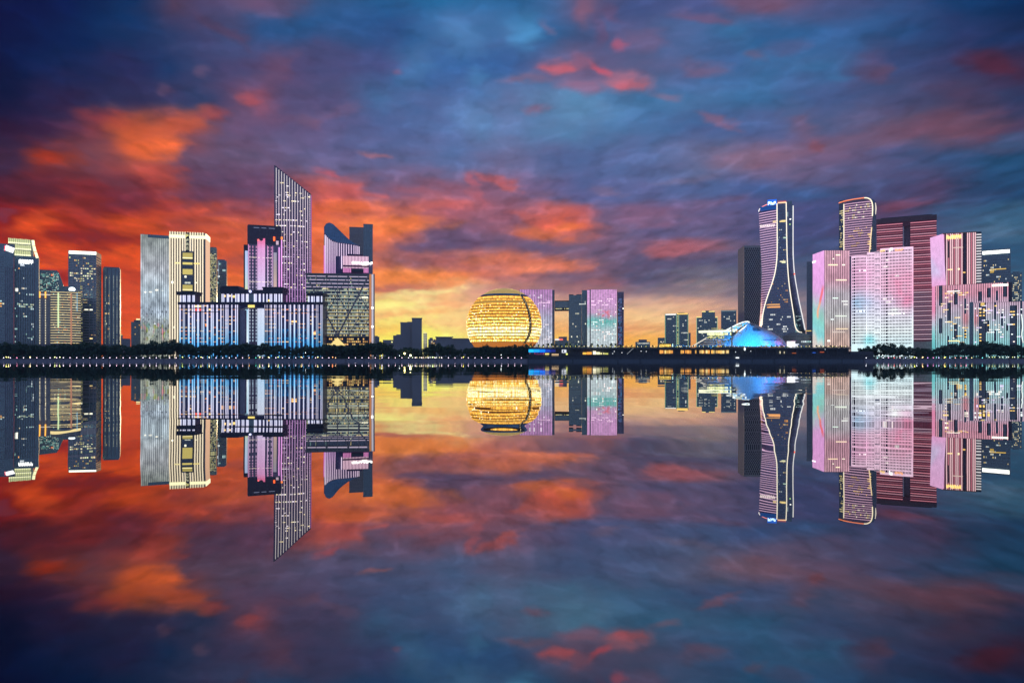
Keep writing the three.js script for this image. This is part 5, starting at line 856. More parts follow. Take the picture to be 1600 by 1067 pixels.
{ // curved block of white window grid
  const d = 1004, b = Building('curved_grid_block', 'curved block with a grid of tiny dark windows glowing pink, blue and white', 'building', [1330, 1427], d);
  const prog = screenTexture(128, 192, (u, v, o) => {
    paintRows([[1, 236, 200, 226], [0.8, 234, 196, 222], [0.6, 230, 196, 220], [0.45, 214, 206, 230], [0.3, 222, 224, 236], [0.15, 226, 236, 238], [0, 206, 232, 238]])(u, v, o);
    const add = (cu, cv, su, sv, r, g, bl, k) => { const a = k * Math.exp(-(((u - cu) / su) ** 2 + ((v - cv) / sv) ** 2)) * clamp(0.8 + 0.7 * fbm(u * 6 + cu * 9, v * 9, 3)); o[0] = lerp(o[0], r, a); o[1] = lerp(o[1], g, a); o[2] = lerp(o[2], bl, a); };
    add(0.82, 0.6, 0.26, 0.2, 250, 150, 186, 0.85); add(0.95, 0.45, 0.14, 0.08, 240, 110, 150, 0.6); add(0.14, 0.45, 0.16, 0.1, 160, 206, 240, 0.85); add(0.16, 0.74, 0.2, 0.14, 236, 150, 200, 0.6); add(0.72, 0.36, 0.12, 0.03, 250, 255, 255, 0.9); add(0.3, 0.06, 0.1, 0.06, 90, 210, 220, 0.6);
    const n = 1 + 0.1 * fbm(u * 14, v * 22, 3); for (let c = 0; c < 3; c++) o[c] *= n;
  }), pm = screenMat(prog, 1.0), f = [1330, 1427, 388, 541];
  const face = (part, x0, x1, y0, bow, z, deep) => { const o = b.bowed(part, x0, x1, () => y0, bow, deep, pm, 12); o.position.z = z; fitUV(o.geometry, b.lx(f[0]), b.lx(f[1]), b.ly(f[3]), b.ly(f[2])); return (x) => z + bow * (1 - (2 * (x - x0) / (x1 - x0) - 1) ** 2); };
  const zl = face('led_wall', 1330, 1355, 397.5, 2.4, 0, 18), zr = face('led_wall', 1376, 1427, 388.6, 2.6, 1.2, 20), zm = face('led_wall', 1355.2, 1367, 393, 0.6, -2.2, 16);
  const core = face('balcony_wall', 1367.2, 1375.8, 392, 0.2, -3, 16);
  const win = [];
  const dark = clad(0.10, 0.07, 0.12, 0.35, 0.3);
  for (const y of rows(400.6, 537, 4.93)) for (let i = 0; i < 11; i++) { const x = 1332 + i * 2.05; win.push([x - 0.62, x + (i === 1 ? 1.4 : 0.45), y, y + 3.1, zl(x) - 0.2, zl(x) + 0.45]); }
  for (const y of rows(392, 537, 4.93)) for (let i = 0; i < 21; i++) { const x = 1378.4 + i * 2.25; if (x < 1426) win.push([x - 0.62, x + (i === 3 ? 1.7 : 0.55), y + (i % 2) * 0.2, y + 3.1, zr(x) - 0.2, zr(x) + 0.45]); }
  for (const y of rows(396, 537, 4.93)) for (let i = 0; i < 5; i++) { const x = 1356.6 + i * 2.3; win.push([x - 0.5, x + 0.5, y, y + 2.6, zm(x) - 0.2, zm(x) + 0.4]); }
  b.many('window', win, dark);
  for (const y of rows(393, 536, 9.86)) { const frame = b.box('balcony_frame', 1367.6, 1375.4, y, y + 1, -2.6, 0.6, M.whitePanel); for (const x of [1368, 1370.4, 1372.8, 1375]) b.box('balcony_post', x - 0.25, x + 0.25, y + 1.1, y + 7, -2.4, -1.6, M.darkPanel, frame); }
  b.panes('window', [...gridPanes(1380, 1426, 400, 520, 20, 24, 0.03, [[255, 235, 240], [255, 250, 250]], 0.6, 1.2), ...gridPanes(1388, 1414, 489, 493, 10, 1, 0.9, [[250, 255, 255]], 1, 1.6), ...gridPanes(1338, 1354, 419, 424, 7, 1, 0.6, [[255, 236, 246]], 1, 1.5), ...gridPanes(1338, 1352, 483, 488, 6, 1, 0.7, [[240, 250, 255]], 1, 1.5)], 0.6, b.g, (x) => x < 1356 ? zl(x) : zr(x));
  b.sign('sign', 1376, 1384, 390.6, 394.4, 3.6, led(250, 206, 110, 1.2), 3); b.sign('sign', 1390, 1396.6, 388.8, 395, 4.5, led(255, 255, 255, 1.6), 1); b.sign('sign', 1399, 1412, 390.6, 394.6, 4.6, led(255, 176, 110, 1.2), 4);
}
{ // second light-lined tower
  const b = Building('rounded_tower', 'round-shouldered tower with gold corner lights and pink floor lines', 'tower', [1311, 1370], 1180);
  const A = [[1311, 312, -6], [1311, 541, -6]], B1 = [[1319, 312, 0], [1319, 541, 0]], B2 = [[1352, 310, 4], [1360, 313, 3], [1363.4, 318, 3], [1364.2, 326, 2], [1363.6, 345, 2], [1362, 364, 2], [1359.6, 388, 2], [1356, 420, 2], [1352, 541, 2]], B3 = [[1358, 308.6, -10], [1366, 312, -10], [1369.6, 320, -10], [1369.6, 541, -10]];
  const glass = clad(0.52, 0.36, 0.48, 0.3, 0.6);
  curvedFace(b, 'left_face', A, B1, 312.6, 541, 0, M.glassDark, 12, 2); curvedFace(b, 'front_face', B1, B2, 312, 541, 2, glass, 30, 8); curvedFace(b, 'right_face', B2, B3, 312, 541, 0, M.glassDark, 30, 2);
  const Bk = [[1360, 312, -30], [1360, 541, -30]], Bl = [[1316, 312, -30], [1316, 541, -30]];
  curvedFace(b, 'rear_face', B3, Bk, 313, 541, 0, M.glassDark, 12, 2); curvedFace(b, 'rear_face', Bk, Bl, 313, 541, 0, M.glassDark, 6, 2); curvedFace(b, 'rear_face', Bl, A, 313, 541, 0, M.glassDark, 6, 2);
  b.box('roof', 1313, 1358, 310.8, 312.4, -28, 1, M.roof);
  edgeTube(b, 'roof_edge_light', [[1311, 313.4, -6], [1319, 312.6, 0.4], [1330, 311.6, 2], [1342, 311, 3], [1351, 310.8, 4]], led(250, 140, 96, 1), 0.9);
  edgeTube(b, 'edge_light', [[1351, 310.8, 4], [1356, 311.6, 4], [1360.6, 314.4, 3.6], [1363, 319, 3], [1364, 326, 2.6], [1363.6, 340, 2.4]], led(255, 240, 206, 1.2), 0.85);
  edgeTube(b, 'edge_light', [[1362.6, 357, 2.4], [1361.4, 370, 2.4], [1359.8, 388, 2.4], [1357, 412, 2.4]], led(252, 222, 176, 1), 0.85);
  edgeTube(b, 'edge_light', [[1319, 317, 0.2], [1319, 350, 0.2], [1319, 395, 0.2]], led(255, 240, 206, 1.1), 0.8);
  edgeTube(b, 'edge_light', [[1368.4, 318, -9], [1369.4, 326, -9], [1368.6, 336, -9]], led(255, 240, 225, 0.9), 0.7);
  for (const y of rows(317, 400, 3.7)) curvedBand(b, 'light_band', B1, B2, y, 0.75, 0.7, 2, led(240, 190, 220, 0.9), 8, 0.8);
  b.panes('window', [...gridPanes(1321, 1360, 319, 342, 18, 6, 0.16, [[255, 226, 160], [250, 236, 220]], 0.5, 1.1), ...gridPanes(1330, 1357, 355, 367, 15, 3, 0.3, [[255, 206, 120], [250, 226, 160]], 0.5, 1.1, 0.55, 0.4), ...gridPanes(1324, 1346, 367, 386, 11, 5, 0.16, [[255, 206, 120]], 0.4, 0.9, 0.55, 0.4), ...gridPanes(1356, 1362, 366, 392, 3, 7, 0.6, [[255, 214, 140]], 0.7, 1.2), ...gridPanes(1312, 1318, 322, 385, 4, 18, 0.35, [[250, 226, 150], [230, 220, 180]], 0.5, 1)], 0.9, b.g, (x, y) => { const [p, zp] = along(B1, y), [q, zq] = along(B2, y), u = (x - p) / (q - p); return u < 0 ? lerp(-6, 0, clamp((x - 1311) / 8)) : lerp(zp, zq, clamp(u)) + 8 * clamp(u) * (1 - clamp(u)); });
}
{ // crimson banded slab
  const b = Building('banded_slab', 'broad crimson slab tower of thin pink horizontal light bands with a vertical slot', 'tower', [1369.5, 1463.5], 1084, 2);
  b.box('wall', 1369.5, 1411.2, 346, null, -30, 0, clad(0.26, 0.07, 0.12, 0.5, 0.2)); b.box('wall', 1423, 1463.5, 346, null, -30, 0, clad(0.26, 0.07, 0.12, 0.5, 0.2)); b.box('slot_wall', 1411.2, 1423, 353, null, -30, -6, clad(0.22, 0.18, 0.26, 0.6)); b.box('slot_reveal', 1411.3, 1413.4, 353, null, -5.9, -0.2, clad(0.52, 0.56, 0.64, 0.5));
  b.box('crown', 1369.2, 1463.8, 339, 346, -30.4, 0.5, clad(0.18, 0.12, 0.15, 0.6)); b.box('slot_head', 1411.2, 1423, 346, 353, -30, 0.1, clad(0.2, 0.08, 0.12, 0.6)); b.box('crown_ridge', 1376, 1457, 337.4, 339, -26, -2, M.darkPanel);
  const tints = [led(244, 150, 170, 0.7), led(206, 110, 134, 0.4), led(236, 170, 190, 0.65)], low = [led(230, 196, 216, 0.65), led(180, 150, 180, 0.4)];
  rows(348.4, 532, 3.62).forEach((y, j) => { const m = y > 455 ? low[j % 2] : tints[(j * 7) % 3]; b.box('light_band', 1369.8, 1411, y, y + 1.1, 0.02, 0.9, m); b.box('light_band', 1423.2, 1463.3, y, y + 1.1, 0.02, 0.9, m); });
  b.box('base', 1427.5, 1463, 534, null, 0.02, 1, clad(0.34, 0.36, 0.40, 0.6));
}
{ // angled pink tower
  const b = Building('angled_pink_tower', 'tower with a tilted lilac picture face, pink stripes and gold roof sign', 'tower', [1477, 1526], 1046, 12);
  const deep = 22;
  b.box('wall', 1477, 1526, 364, null, -deep, 0, clad(0.30, 0.14, 0.18, 0.55));
  const pic = screenTexture(64, 96, (u, v, o) => { paintRows([[1, 236, 176, 226], [0.6, 226, 176, 222], [0.3, 216, 176, 222], [0, 226, 160, 206]])(u, v, o); const a = 0.6 * smooth(0.1, -0.12, v - 0.62 + 0.55 * u) * smooth(0.1, 0.3, v); o[0] = lerp(o[0], 196, a); o[1] = lerp(o[1], 190, a); o[2] = lerp(o[2], 222, a); const n = 1 + 0.1 * fbm(u * 6, v * 9, 4); for (let c = 0; c < 3; c++) o[c] *= n; });
  const pg = quadsGeo([[[b.lx(1457.6), b.ly(446), -6], [b.lx(1478.4), b.ly(446), 1.2], [b.lx(1473.4), b.ly(364), 0.6], [b.lx(1454.8), b.ly(368), -6]], [[b.lx(1478.4), b.ly(446), 1.2], [b.lx(1480), b.ly(446), -8], [b.lx(1478), b.ly(364), -8], [b.lx(1473.4), b.ly(364), 0.6]], [[b.lx(1454.8), b.ly(368), -6], [b.lx(1473.4), b.ly(364), 0.6], [b.lx(1478), b.ly(364), -8], [b.lx(1459), b.ly(368), -14]]]);
  mesh('picture_screen', fitUV(pg, b.lx(1454.8), b.lx(1478.4), b.ly(446), b.ly(364)), screenMat(pic, 0.9), b.g);
  const lo = screenMat(screenTexture(2, 64, paintRows([[1, 236, 150, 190], [0.6, 230, 140, 176], [0.4, 200, 196, 214], [0.2, 130, 206, 206], [0, 100, 186, 190]])), 0.85);
  b.lit('light_strip', 1457.4, 1462, 446.4, null, -4, -1, lo, [1457, 1462, 446, 541]);
  const m = led(255, 206, 214, 0.85), m2 = led(226, 130, 150, 0.6);
  every(1480, 1524.6, 16).forEach((x, i) => { if (x > 1506 && x < 1510) return; b.box('light_strip', x - 0.72, x + 0.72, 364.4, null, 0.02, 0.9, i % 3 === 1 ? m2 : m); });
  b.box('dark_slot', 1506.6, 1509.6, 365, null, 0.02, 0.6, M.darkPanel); b.box('dark_slot', 1481, 1483.4, 376, 402, 0.95, 1.3, M.darkPanel);
  b.box('roof_edge', 1473.6, 1526.4, 363, 364.2, -deep, 1, clad(0.4, 0.3, 0.2, 0.6));
  b.sign('sign', 1479.4, 1503, 366.4, 373, 1.1, led(255, 214, 120, 1.8), 7);
  b.panes('window', [[1481, 1489, 420, 421.4, [255, 226, 160], 1.3], [1497, 1500, 419, 421.6, [255, 236, 190], 1.4], [1505, 1509, 425, 427, [255, 206, 120], 0.9], [1490, 1505, 386, 387.4, [255, 226, 214], 0.7]], 1.4);
  b.box('side_wall', 1526.4, 1534.4, 363.4, null, -16, -1, M.darkPanel);
  for (const y of rows(367, 442, 4.3)) b.box('light_slat', 1526.6, 1534, y, y + 1.6, -0.98, 0.3, led(240, 236, 240, 0.8));
}
{
  const b = Building('office_tower', 'dark tower with a dazzling white light bar under its roof', 'tower', [1534, 1580], 1300);
  b.box('wall', 1534, 1580, 389, null, -30, 0, M.glassBlue); b.box('roof_light_bar', 1536, 1578.4, 391.4, 396.4, 0.02, 1.6, led(255, 255, 248, 1.9));
  b.many('floor_band', rows(402, 538, 4).map((y) => [1534, 1580, y, y + 0.7, 0.02, 0.4]), M.glassDark);
  b.panes('window', [...gridPanes(1536, 1579, 401, 442, 24, 11, 0.1, [[245, 240, 220], [250, 220, 150], [220, 235, 240]], 0.4, 1.1), [1548, 1573, 420, 421.4, [240, 196, 90], 0.9], [1548, 1554, 422, 426, [226, 190, 100], 0.6]], 0.5);
  const c = Building('apartment_tower', 'far dark tower with scattered pale windows at the right edge', 'tower', [1578, 1598], 1480);
  c.box('wall', 1578, 1598, 426, null, -24, 0, M.glassTeal); c.box('roof_house', 1583, 1594, 424, 426, -16, -3, M.glassTeal);
  c.panes('window', gridPanes(1580, 1597, 429, 476, 9, 16, 0.22, [[240, 240, 215], [250, 226, 170]], 0.4, 1), 0.6);
  c.many('mullion', every(1581, 1595, 5).map((x) => [x - 0.15, x + 0.15, 428, 540, 0.02, 0.4]), M.greyPanel);
}
{ // striped block behind and striped block in front
  const prog = screenTexture(96, 128, (u, v, o) => { paintRows([[1, 244, 176, 196], [0.84, 240, 168, 190], [0.7, 226, 190, 214], [0.5, 214, 208, 226], [0.3, 190, 222, 230], [0.12, 170, 226, 230], [0, 150, 220, 226]])(u, v, o); const a = 0.8 * Math.exp(-(((u - 0.42) / 0.05) ** 2 + ((v - 0.44) / 0.16) ** 2)); o[0] = lerp(o[0], 240, a); o[1] = lerp(o[1], 140, a); o[2] = lerp(o[2], 150, a); const n = 1 + 0.14 * fbm(u * 9, v * 9, 3); for (let c = 0; c < 3; c++) o[c] *= n; }), m = screenMat(prog, 0.9);
  const striped = (b, x0, x1, top, step, slots, f) => {
    for (let x = x0 + step / 2; x < x1; x += step) {
      const cuts = slots.filter((s) => x > s[0] - 0.4 && x < s[1] + 0.4).sort((p, q) => p[2] - q[2]);
      let y = top + 0.4;
      for (const s of cuts) { if (s[2] - y > 2) b.lit('light_strip', x - step * 0.26, x + step * 0.26, y, s[2], 0.02, 0.9, m, f); y = s[3]; }
      if (y < 536) b.lit('light_strip', x - step * 0.26, x + step * 0.26, y, null, 0.02, 0.9, m, f);
    }
    for (const s of slots) b.box('dark_slot', s[0], s[1], s[2], s[3], 0.02, 0.5, M.glassDark);
  };
  const b = Building('striped_block', 'wide block of pink to teal light stripes broken by dark window slots', 'building', [1461.5, 1577], 1022);
  b.box('wall', 1461.5, 1577, 443.6, null, -16, 0, clad(0.10, 0.07, 0.10, 0.5, 0.2));
  striped(b, 1461.5, 1577, 443.6, 2.72, [[1467, 1471.4, 444.6, 476], [1493, 1497.6, 451, 475], [1480, 1484.6, 471.6, 500], [1507, 1511, 466, 490], [1467, 1471.6, 496, 520], [1493, 1497.6, 505, 529], [1507, 1511, 515, 529], [1480, 1484, 524, 538], [1531, 1535, 456, 471], [1544.6, 1549, 451, 466], [1556, 1560, 456, 471], [1568, 1572, 445, 466]], [1461, 1577, 443, 540]);
  b.box('side_wall', 1577.2, 1581, 443.6, null, -14, -0.5, M.darkPanel); b.box('recess', 1515.4, 1521.6, 472, null, 0.95, 2, M.glassBlue);
  b.box('sign', 1550.5, 1575, 446, 449.4, 1, 1.6, led(255, 246, 225, 1.6));
  b.panes('window', [...gridPanes(1470, 1514, 452, 536, 14, 26, 0.1, [[255, 226, 170], [255, 240, 230], [255, 206, 110]], 0.7, 1.4, 0.9, 0.4), [1480, 1501, 453, 454.6, [255, 236, 225], 1.3], [1508, 1511, 515.6, 517, [255, 206, 90], 1.3], [1508, 1511, 521, 522.4, [255, 206, 90], 1.3], [1508, 1511, 525.6, 527, [255, 206, 90], 1.3], [1482, 1500, 531.6, 533, [255, 226, 150], 1.3]], 1.2);
  const c = Building('striped_block', 'front block of teal-white light stripes with gold-lit stair slots', 'building', [1522, 1600], 990);
  c.box('wall', 1522, 1612, 472, null, -18, 0, clad(0.07, 0.09, 0.11, 0.5, 0.2));
  striped(c, 1522, 1611, 472, 2.7, [[1530, 1540, 472.5, 538], [1553.6, 1557, 472.5, 499], [1541, 1544.6, 500, 519], [1565, 1568.6, 490, 509], [1553.6, 1557, 514, 533], [1575, 1576.6, 507, 517], [1578, 1588, 478, 538], [1594.4, 1597, 472.5, 538]], [1461, 1612, 443, 540]);
  const stair = led(250, 206, 110, 1.3);
  for (const y of [481.6, 486.6, 491.4, 521, 526, 531]) { b && c.box('stair_light', 1531, 1534, y, y + 1.6, 0.55, 1.2, stair); if (y < 500) c.box('stair_light', 1536.6, 1539.4, y, y + 1.6, 0.55, 1.2, stair); }
  c.box('stair_light', 1533, 1539, 472, 477, 0.95, 1.4, led(236, 200, 110, 0.8));
  for (const [x, y] of [[1579, 487], [1583, 487], [1583, 492], [1583, 506.6], [1544, 482], [1543.6, 507], [1555, 477]]) c.box('stair_light', x, x + 3.4, y, y + 1.5, 1.2, 1.6, stair);
  c.panes('window', gridPanes(1523, 1598, 475, 536, 26, 16, 0.09, [[240, 250, 250], [255, 240, 226], [226, 206, 246]], 0.8, 1.4, 0.9, 0.4), 1.15);
  const pts = [[1596.4, 492], [1597.4, 500], [1598, 512], [1597, 524], [1599, 536]].map(([x, y]) => new THREE.Vector3(c.lx(x), c.ly(y), 2)); mesh('light_ribbon', new THREE.TubeGeometry(new THREE.CatmullRomCurve3(pts), 20, 0.6, 6), led(240, 250, 245, 1), c.g);
}

// ------------------------------------------------------------------ city balcony: the long terrace at the water's edge
const DECK = Y(543, 944) + 0.02;
{
  const d = 944, b = Building('city_balcony', 'long dark two-level terrace by the river with amber shopfronts under its deck', 'building', [826, 1366], d, 0, true);
  const dark = clad(0.14, 0.16, 0.18, 0.7);
  b.box('lower_wall', 826, 1366, 554.6, null, -26, 0, dark);
  const shops = b.box('shop_wall', 827, 1330, 545.4, 554.6, -26, -5, dark);
  const deck = b.box('deck_slab', 826, 1330, 543, 545.4, -27, 0.6, dark); b.box('ramp_wall', 1330, 1366, 549, 554.6, -24, -1, dark);
  b.box('balcony_ledge', 826, 1366, 553.8, 554.8, 0.02, 1.2, dark);
  for (const x of every(830, 1326, 32)) b.box('column', x - 0.7, x + 0.7, 545.4, 554, -1.6, -0.4, dark);
  const amber = [[255, 190, 90], [255, 206, 120], [250, 170, 80], [255, 224, 150]];
  for (const [x0, x1] of [[1032, 1053], [1065, 1082], [1087, 1090], [1094.6, 1111], [1113, 1141]]) { const n = Math.max(1, Math.round((x1 - x0) / 3.4)); for (let i = 0; i < n; i++) { const w = (x1 - x0) / n, x = x0 + i * w, c = pick(amber); b.box('shop_window', x + 0.25, x + w - 0.25, 547 + rr(0, 0.6), 552.4 - rr(0, 0.6), -4.98, -4.4, led(...c, rr(0.5, 1.2)), shops); } }
  for (const [x0, x1, y0, y1, c, k] of [[911, 917, 550.6, 554, [255, 190, 70], 1], [917.6, 925, 550, 554, [255, 166, 60], 1], [925.6, 932, 548.6, 554, [255, 246, 206], 1.3], [932.6, 938, 550, 554, [244, 240, 190], 1.1], [938.6, 945, 551, 554, [236, 226, 150], 0.9], [945.6, 951, 551.6, 554, [214, 214, 110], 0.9], [851.6, 858, 552, 555, [250, 226, 120], 1.1], [862, 873, 553, 555.4, [255, 214, 160], 1], [1284, 1290, 549.6, 550.6, [255, 120, 70], 0.5], [1240, 1247, 551.4, 552, [255, 130, 60], 0.6], [1220.6, 1221.4, 548.6, 552.4, [250, 240, 200], 1], [1227.2, 1228, 549, 552.4, [250, 240, 200], 0.7], [1272, 1277, 550.6, 551.4, [60, 120, 255], 0.7]]) b.box('shop_window', x0, x1, y0, y1, y0 > 551.5 && x1 < 880 ? 0.1 : -3.9, y0 > 551.5 && x1 < 880 ? 0.8 : -3.3, led(...c, k));
  for (const [x0, x1, c, k] of [[826, 834, [30, 176, 255], 1.2], [834.4, 843, [20, 150, 255], 1.2], [843.4, 852, [10, 120, 255], 1.1], [852.4, 860, [20, 70, 200], 0.7], [860.4, 868, [30, 40, 140], 0.6]]) b.box('blue_light_panel', x0, x1, 545.8, 550.4, -0.3, 0.9, led(...c, k));
  b.panes('red_spark_light', gridPanes(827, 850, 551, 555, 12, 2, 0.45, [[230, 90, 130], [250, 150, 170], [190, 60, 160]], 0.4, 1), 0.9);
  b.box('white_sign', 878, 885, 546.4, 551.2, -0.3, 0.6, led(226, 232, 245, 0.9)); b.box('sign_slot', 879.4, 881.6, 547.4, 550.2, 0.62, 0.8, dark);
  const globe = new THREE.SphereGeometry(1.3, 14, 10); globe.translate(b.lx(885.6), b.ly(553.2), 1.6); mesh('globe_lamp', globe, led(220, 226, 110, 1.3), b.g);
  const tall = new THREE.CapsuleGeometry(0.9, 2.2, 4, 10); tall.translate(b.lx(1163.5), b.ly(545.4), 1.6); mesh('pillar_lamp', tall, led(235, 250, 250, 1.8), b.g);
  for (const [x, y] of [[1150, 550], [1173.6, 548.6], [960, 549], [972, 551], [957.6, 552.4], [1010, 549], [1002, 548.6], [1290, 545.6]]) { const s = new THREE.SphereGeometry(0.55, 8, 6); s.translate(b.lx(x), b.ly(y), -0.2); mesh('wall_lamp', s, led(235, 245, 250, 1.2), b.g); }
  const stair = []; for (let i = 0; i < 9; i++) stair.push([980 + i * 1.1, 980.6 + i * 1.1, 552.6 - i * 1.05, 553.2 - i * 1.05, [235, 245, 250], 0.9]); b.panes('stair_light', stair, 0.7);
  b.bar('stair_rail', 979, 553.6, 991, 543.6, 0.6, 0.05, 0.5, dark);
  b.box('pier_lamp', 1149.6, 1154.4, 558.2, 559.8, 1.2, 2.2, led(240, 250, 255, 1.4));
  // railings along the deck
  b.many('railing', every(827, 1329, 250).map((x) => [x - 0.05, x + 0.05, 541.8, 543, 0.1, 0.25]), M.steel, deck); b.box('handrail', 826, 1330, 541.5, 541.8, 0.05, 0.3, M.steel, deck);
}
{ // pylon in front of the theatre canopy and golden kiosk on the deck
  const d = 952, g = new THREE.Group(); g.name = numbered('pylon'); g.position.set(X(1144, d), DECK, -d); scene.add(g); tag(g, 'slim dark pylon standing before the theatre canopy', 'pylon');
  mesh('mast', metreUV(new THREE.CylinderGeometry(0.7, 1.0, 27, 12).translate(0, 13.5, 0)), M.steel, g); mesh('cap', new THREE.CylinderGeometry(1.15, 1.0, 1.2, 12).translate(0, 27.6, 0), M.darkPanel, g); mesh('foot', metreUV(boxGeo(-1.6, 1.6, 0, 0.5, -1.6, 1.6)), M.concrete, g);
  const k = new THREE.Group(); k.name = numbered('glass_kiosk'); k.position.set(X(1040, d), DECK, -d); scene.add(k); tag(k, 'golden lit glass kiosk on the terrace deck', 'kiosk');
  mesh('frame', metreUV(boxGeo(-8.2, 8.2, 0, 5.2, -6, -0.6)), M.bronze, k); for (let i = 0; i < 6; i++) mesh('window', boxGeo(-7.8 + i * 2.62, -5.5 + i * 2.62, 0.5, 4.6, -0.58, -0.2), led(250, 206, 90, rr(0.7, 1.1)), k); mesh('roof', metreUV(boxGeo(-8.8, 8.8, 5.22, 5.8, -6.6, 0.4)), M.darkPanel, k);
  const e = new THREE.Group(); e.name = numbered('glass_kiosk'); e.position.set(X(1063, d), DECK, -d); scene.add(e); tag(e, 'small white tent-roofed kiosk beside the golden kiosk', 'kiosk');
  mesh('wall', metreUV(boxGeo(-2.2, 2.2, 0, 2.2, -3, -0.4)), M.concrete, e); mesh('tent_roof', new THREE.ConeGeometry(3.6, 2.2, 4).rotateY(Math.PI / 4).translate(0, 3.35, -1.6), M.whitePanel, e); mesh('window', boxGeo(-1.8, 1.8, 0.6, 1.9, -0.38, -0.2), led(236, 236, 206, 0.9), e);
  const s = new THREE.Group(); s.name = numbered('light_column'); s.position.set(X(1051.4, d), DECK, -d); scene.add(s); tag(s, 'small teal-white light column beside the golden kiosk', 'lamp'); mesh('base', boxGeo(-0.7, 0.7, 0, 0.5, -0.7, 0.7), M.darkPanel, s); mesh('lamp_tube', new THREE.CylinderGeometry(0.5, 0.5, 4.6, 10).translate(0, 2.82, 0), led(190, 245, 245, 1.3), s);
}

// ------------------------------------------------------------------ trees
const leafMat = std(0.055, 0.105, 0.060, 0.8), barkMat = std(0.10, 0.075, 0.05, 0.95);
function leafCloud(blobs, count, size) {
  const pos = [], nor = [], v = new THREE.Vector3(), n = new THREE.Vector3(), u = new THREE.Vector3(), w = new THREE.Vector3();
  for (let i = 0; i < count; i++) {
    const bl = blobs[Math.floor(rnd() * blobs.length)];
    n.set(rr(-1, 1), rr(-1, 1), rr(-1, 1)).normalize();
    const r = Math.pow(rnd(), 0.4) * (1 + 0.12 * rr(-1, 1));
    v.set(bl[0] + n.x * bl[3] * r, bl[1] + n.y * bl[4] * r, bl[2] + n.z * bl[3] * r);
    n.add(u.set(rr(-0.7, 0.7), rr(-0.3, 0.9), rr(-0.7, 0.7))).normalize();
    u.set(rr(-1, 1), rr(-1, 1), rr(-1, 1)).cross(n).normalize(); w.crossVectors(n, u);
    const s = size * rr(0.6, 1.3), P = (a, c) => [v.x + u.x * a * s + w.x * c * s, v.y + u.y * a * s + w.y * c * s, v.z + u.z * a * s + w.z * c * s];
    for (const p of [P(-1, 0), P(0, -0.55), P(1, 0), P(-1, 0), P(1, 0), P(0, 0.55)]) { pos.push(...p); nor.push(n.x, n.y, n.z); }
  }
  const g = new THREE.BufferGeometry();
  g.setAttribute('position', new THREE.BufferAttribute(new Float32Array(pos), 3));
  g.setAttribute('normal', new THREE.BufferAttribute(new Float32Array(nor), 3));
  return g;
}
function makeTree(leaves, size, spread) {                  // one metre tall, scaled when planted
  const g = new THREE.Group(), limbs = [new THREE.CylinderGeometry(0.014, 0.026, 0.5, 7).translate(0, 0.25, 0)], blobs = [];
  const n = 9 + Math.floor(rnd() * 5);
  for (let i = 0; i < n; i++) { const a = rnd() * 6.28, r = spread * Math.sqrt(rnd()) * 0.75, y = rr(0.34, 0.86) - r * 0.25; blobs.push([Math.cos(a) * r, y, Math.sin(a) * r, rr(0.1, 0.17), rr(0.08, 0.14)]); }
  for (let i = 0; i < 5; i++) { const bl = blobs[i], L = Math.hypot(bl[0], bl[1] - 0.36, bl[2]), c = new THREE.CylinderGeometry(0.006, 0.012, L, 5).translate(0, L / 2, 0); c.applyQuaternion(new THREE.Quaternion().setFromUnitVectors(new THREE.Vector3(0, 1, 0), new THREE.Vector3(bl[0], bl[1] - 0.36, bl[2]).normalize())); limbs.push(c.translate(0, 0.36, 0)); }
  mesh('trunk', mergeGeometries(limbs), barkMat, g); mesh('crown', leafCloud(blobs, leaves, size), leafMat, g);
  return g;
}
const kinds = Array.from({ length: 6 }, () => makeTree(520, 0.052, 0.34)), tiny = Array.from({ length: 4 }, () => makeTree(240, 0.075, 0.26));
function plant(kind, name, label, group, x, y, z, h, w = 1) { const t = kind.clone(); t.name = numbered(name); t.position.set(x, y, z); t.rotation.y = rnd() * 6.28; t.scale.set(h * w, h, h * w); tag(t, label, 'tree', group); scene.add(t); return t; }
const profile = (table, x) => { let i = 1; while (i < table.length - 1 && x > table[i][0]) i++; return lerp(table[i - 1][1], table[i][1], clamp((x - table[i - 1][0]) / (table[i][0] - table[i - 1][0]))); };
const LEFT = [[-30, 536], [0, 535], [30, 534.5], [55, 539], [70, 538], [100, 537.5], [140, 533], [165, 538], [200, 538], [235, 534], [262, 531.5], [285, 535], [310, 538.5], [345, 538], [370, 535.5], [405, 536], [425, 537], [445, 541], [470, 541], [490, 538], [520, 537], [545, 539], [578, 534.5], [600, 533.5], [611, 540], [622, 543.5], [638, 540], [650, 544], [658, 546], [668, 538], [676, 536], [700, 538], [712, 545], [722, 545.5], [733, 542], [750, 539], [780, 539.5], [822, 538.5], [836, 541]];
const RIGHT = [[1336, 543], [1350, 541], [1368, 539], [1385, 537], [1410, 539], [1428, 541], [1448, 543.5], [1460, 546], [1470, 540], [1484, 538], [1500, 535], [1512, 535.5], [1520, 538], [1540, 533.5], [1560, 536], [1580, 539], [1640, 540]];
function belt(table, x0, x1, label, group, d0) {
  for (const [dd, step, drop] of [[0, 8.6, 0], [13, 10.5, 1.2]]) for (let x = x0; x < x1; x += step * rr(0.8, 1.2)) {
    const d = d0 + dd + rr(-2, 2), top = profile(table, x) + drop + Math.abs(rr(-1, 3.2)), h = Y(top, d) - GROUND;
    plant(pick(kinds), 'bank_tree', label, group, X(x, d), GROUND - 0.3, -d, h * 1.2, rr(0.85, 1.15));
  }
}
belt(LEFT, -22, 832, 'dark broad-crowned tree in the belt behind the row of white lamps', 'trees behind the white promenade lamps', 962);
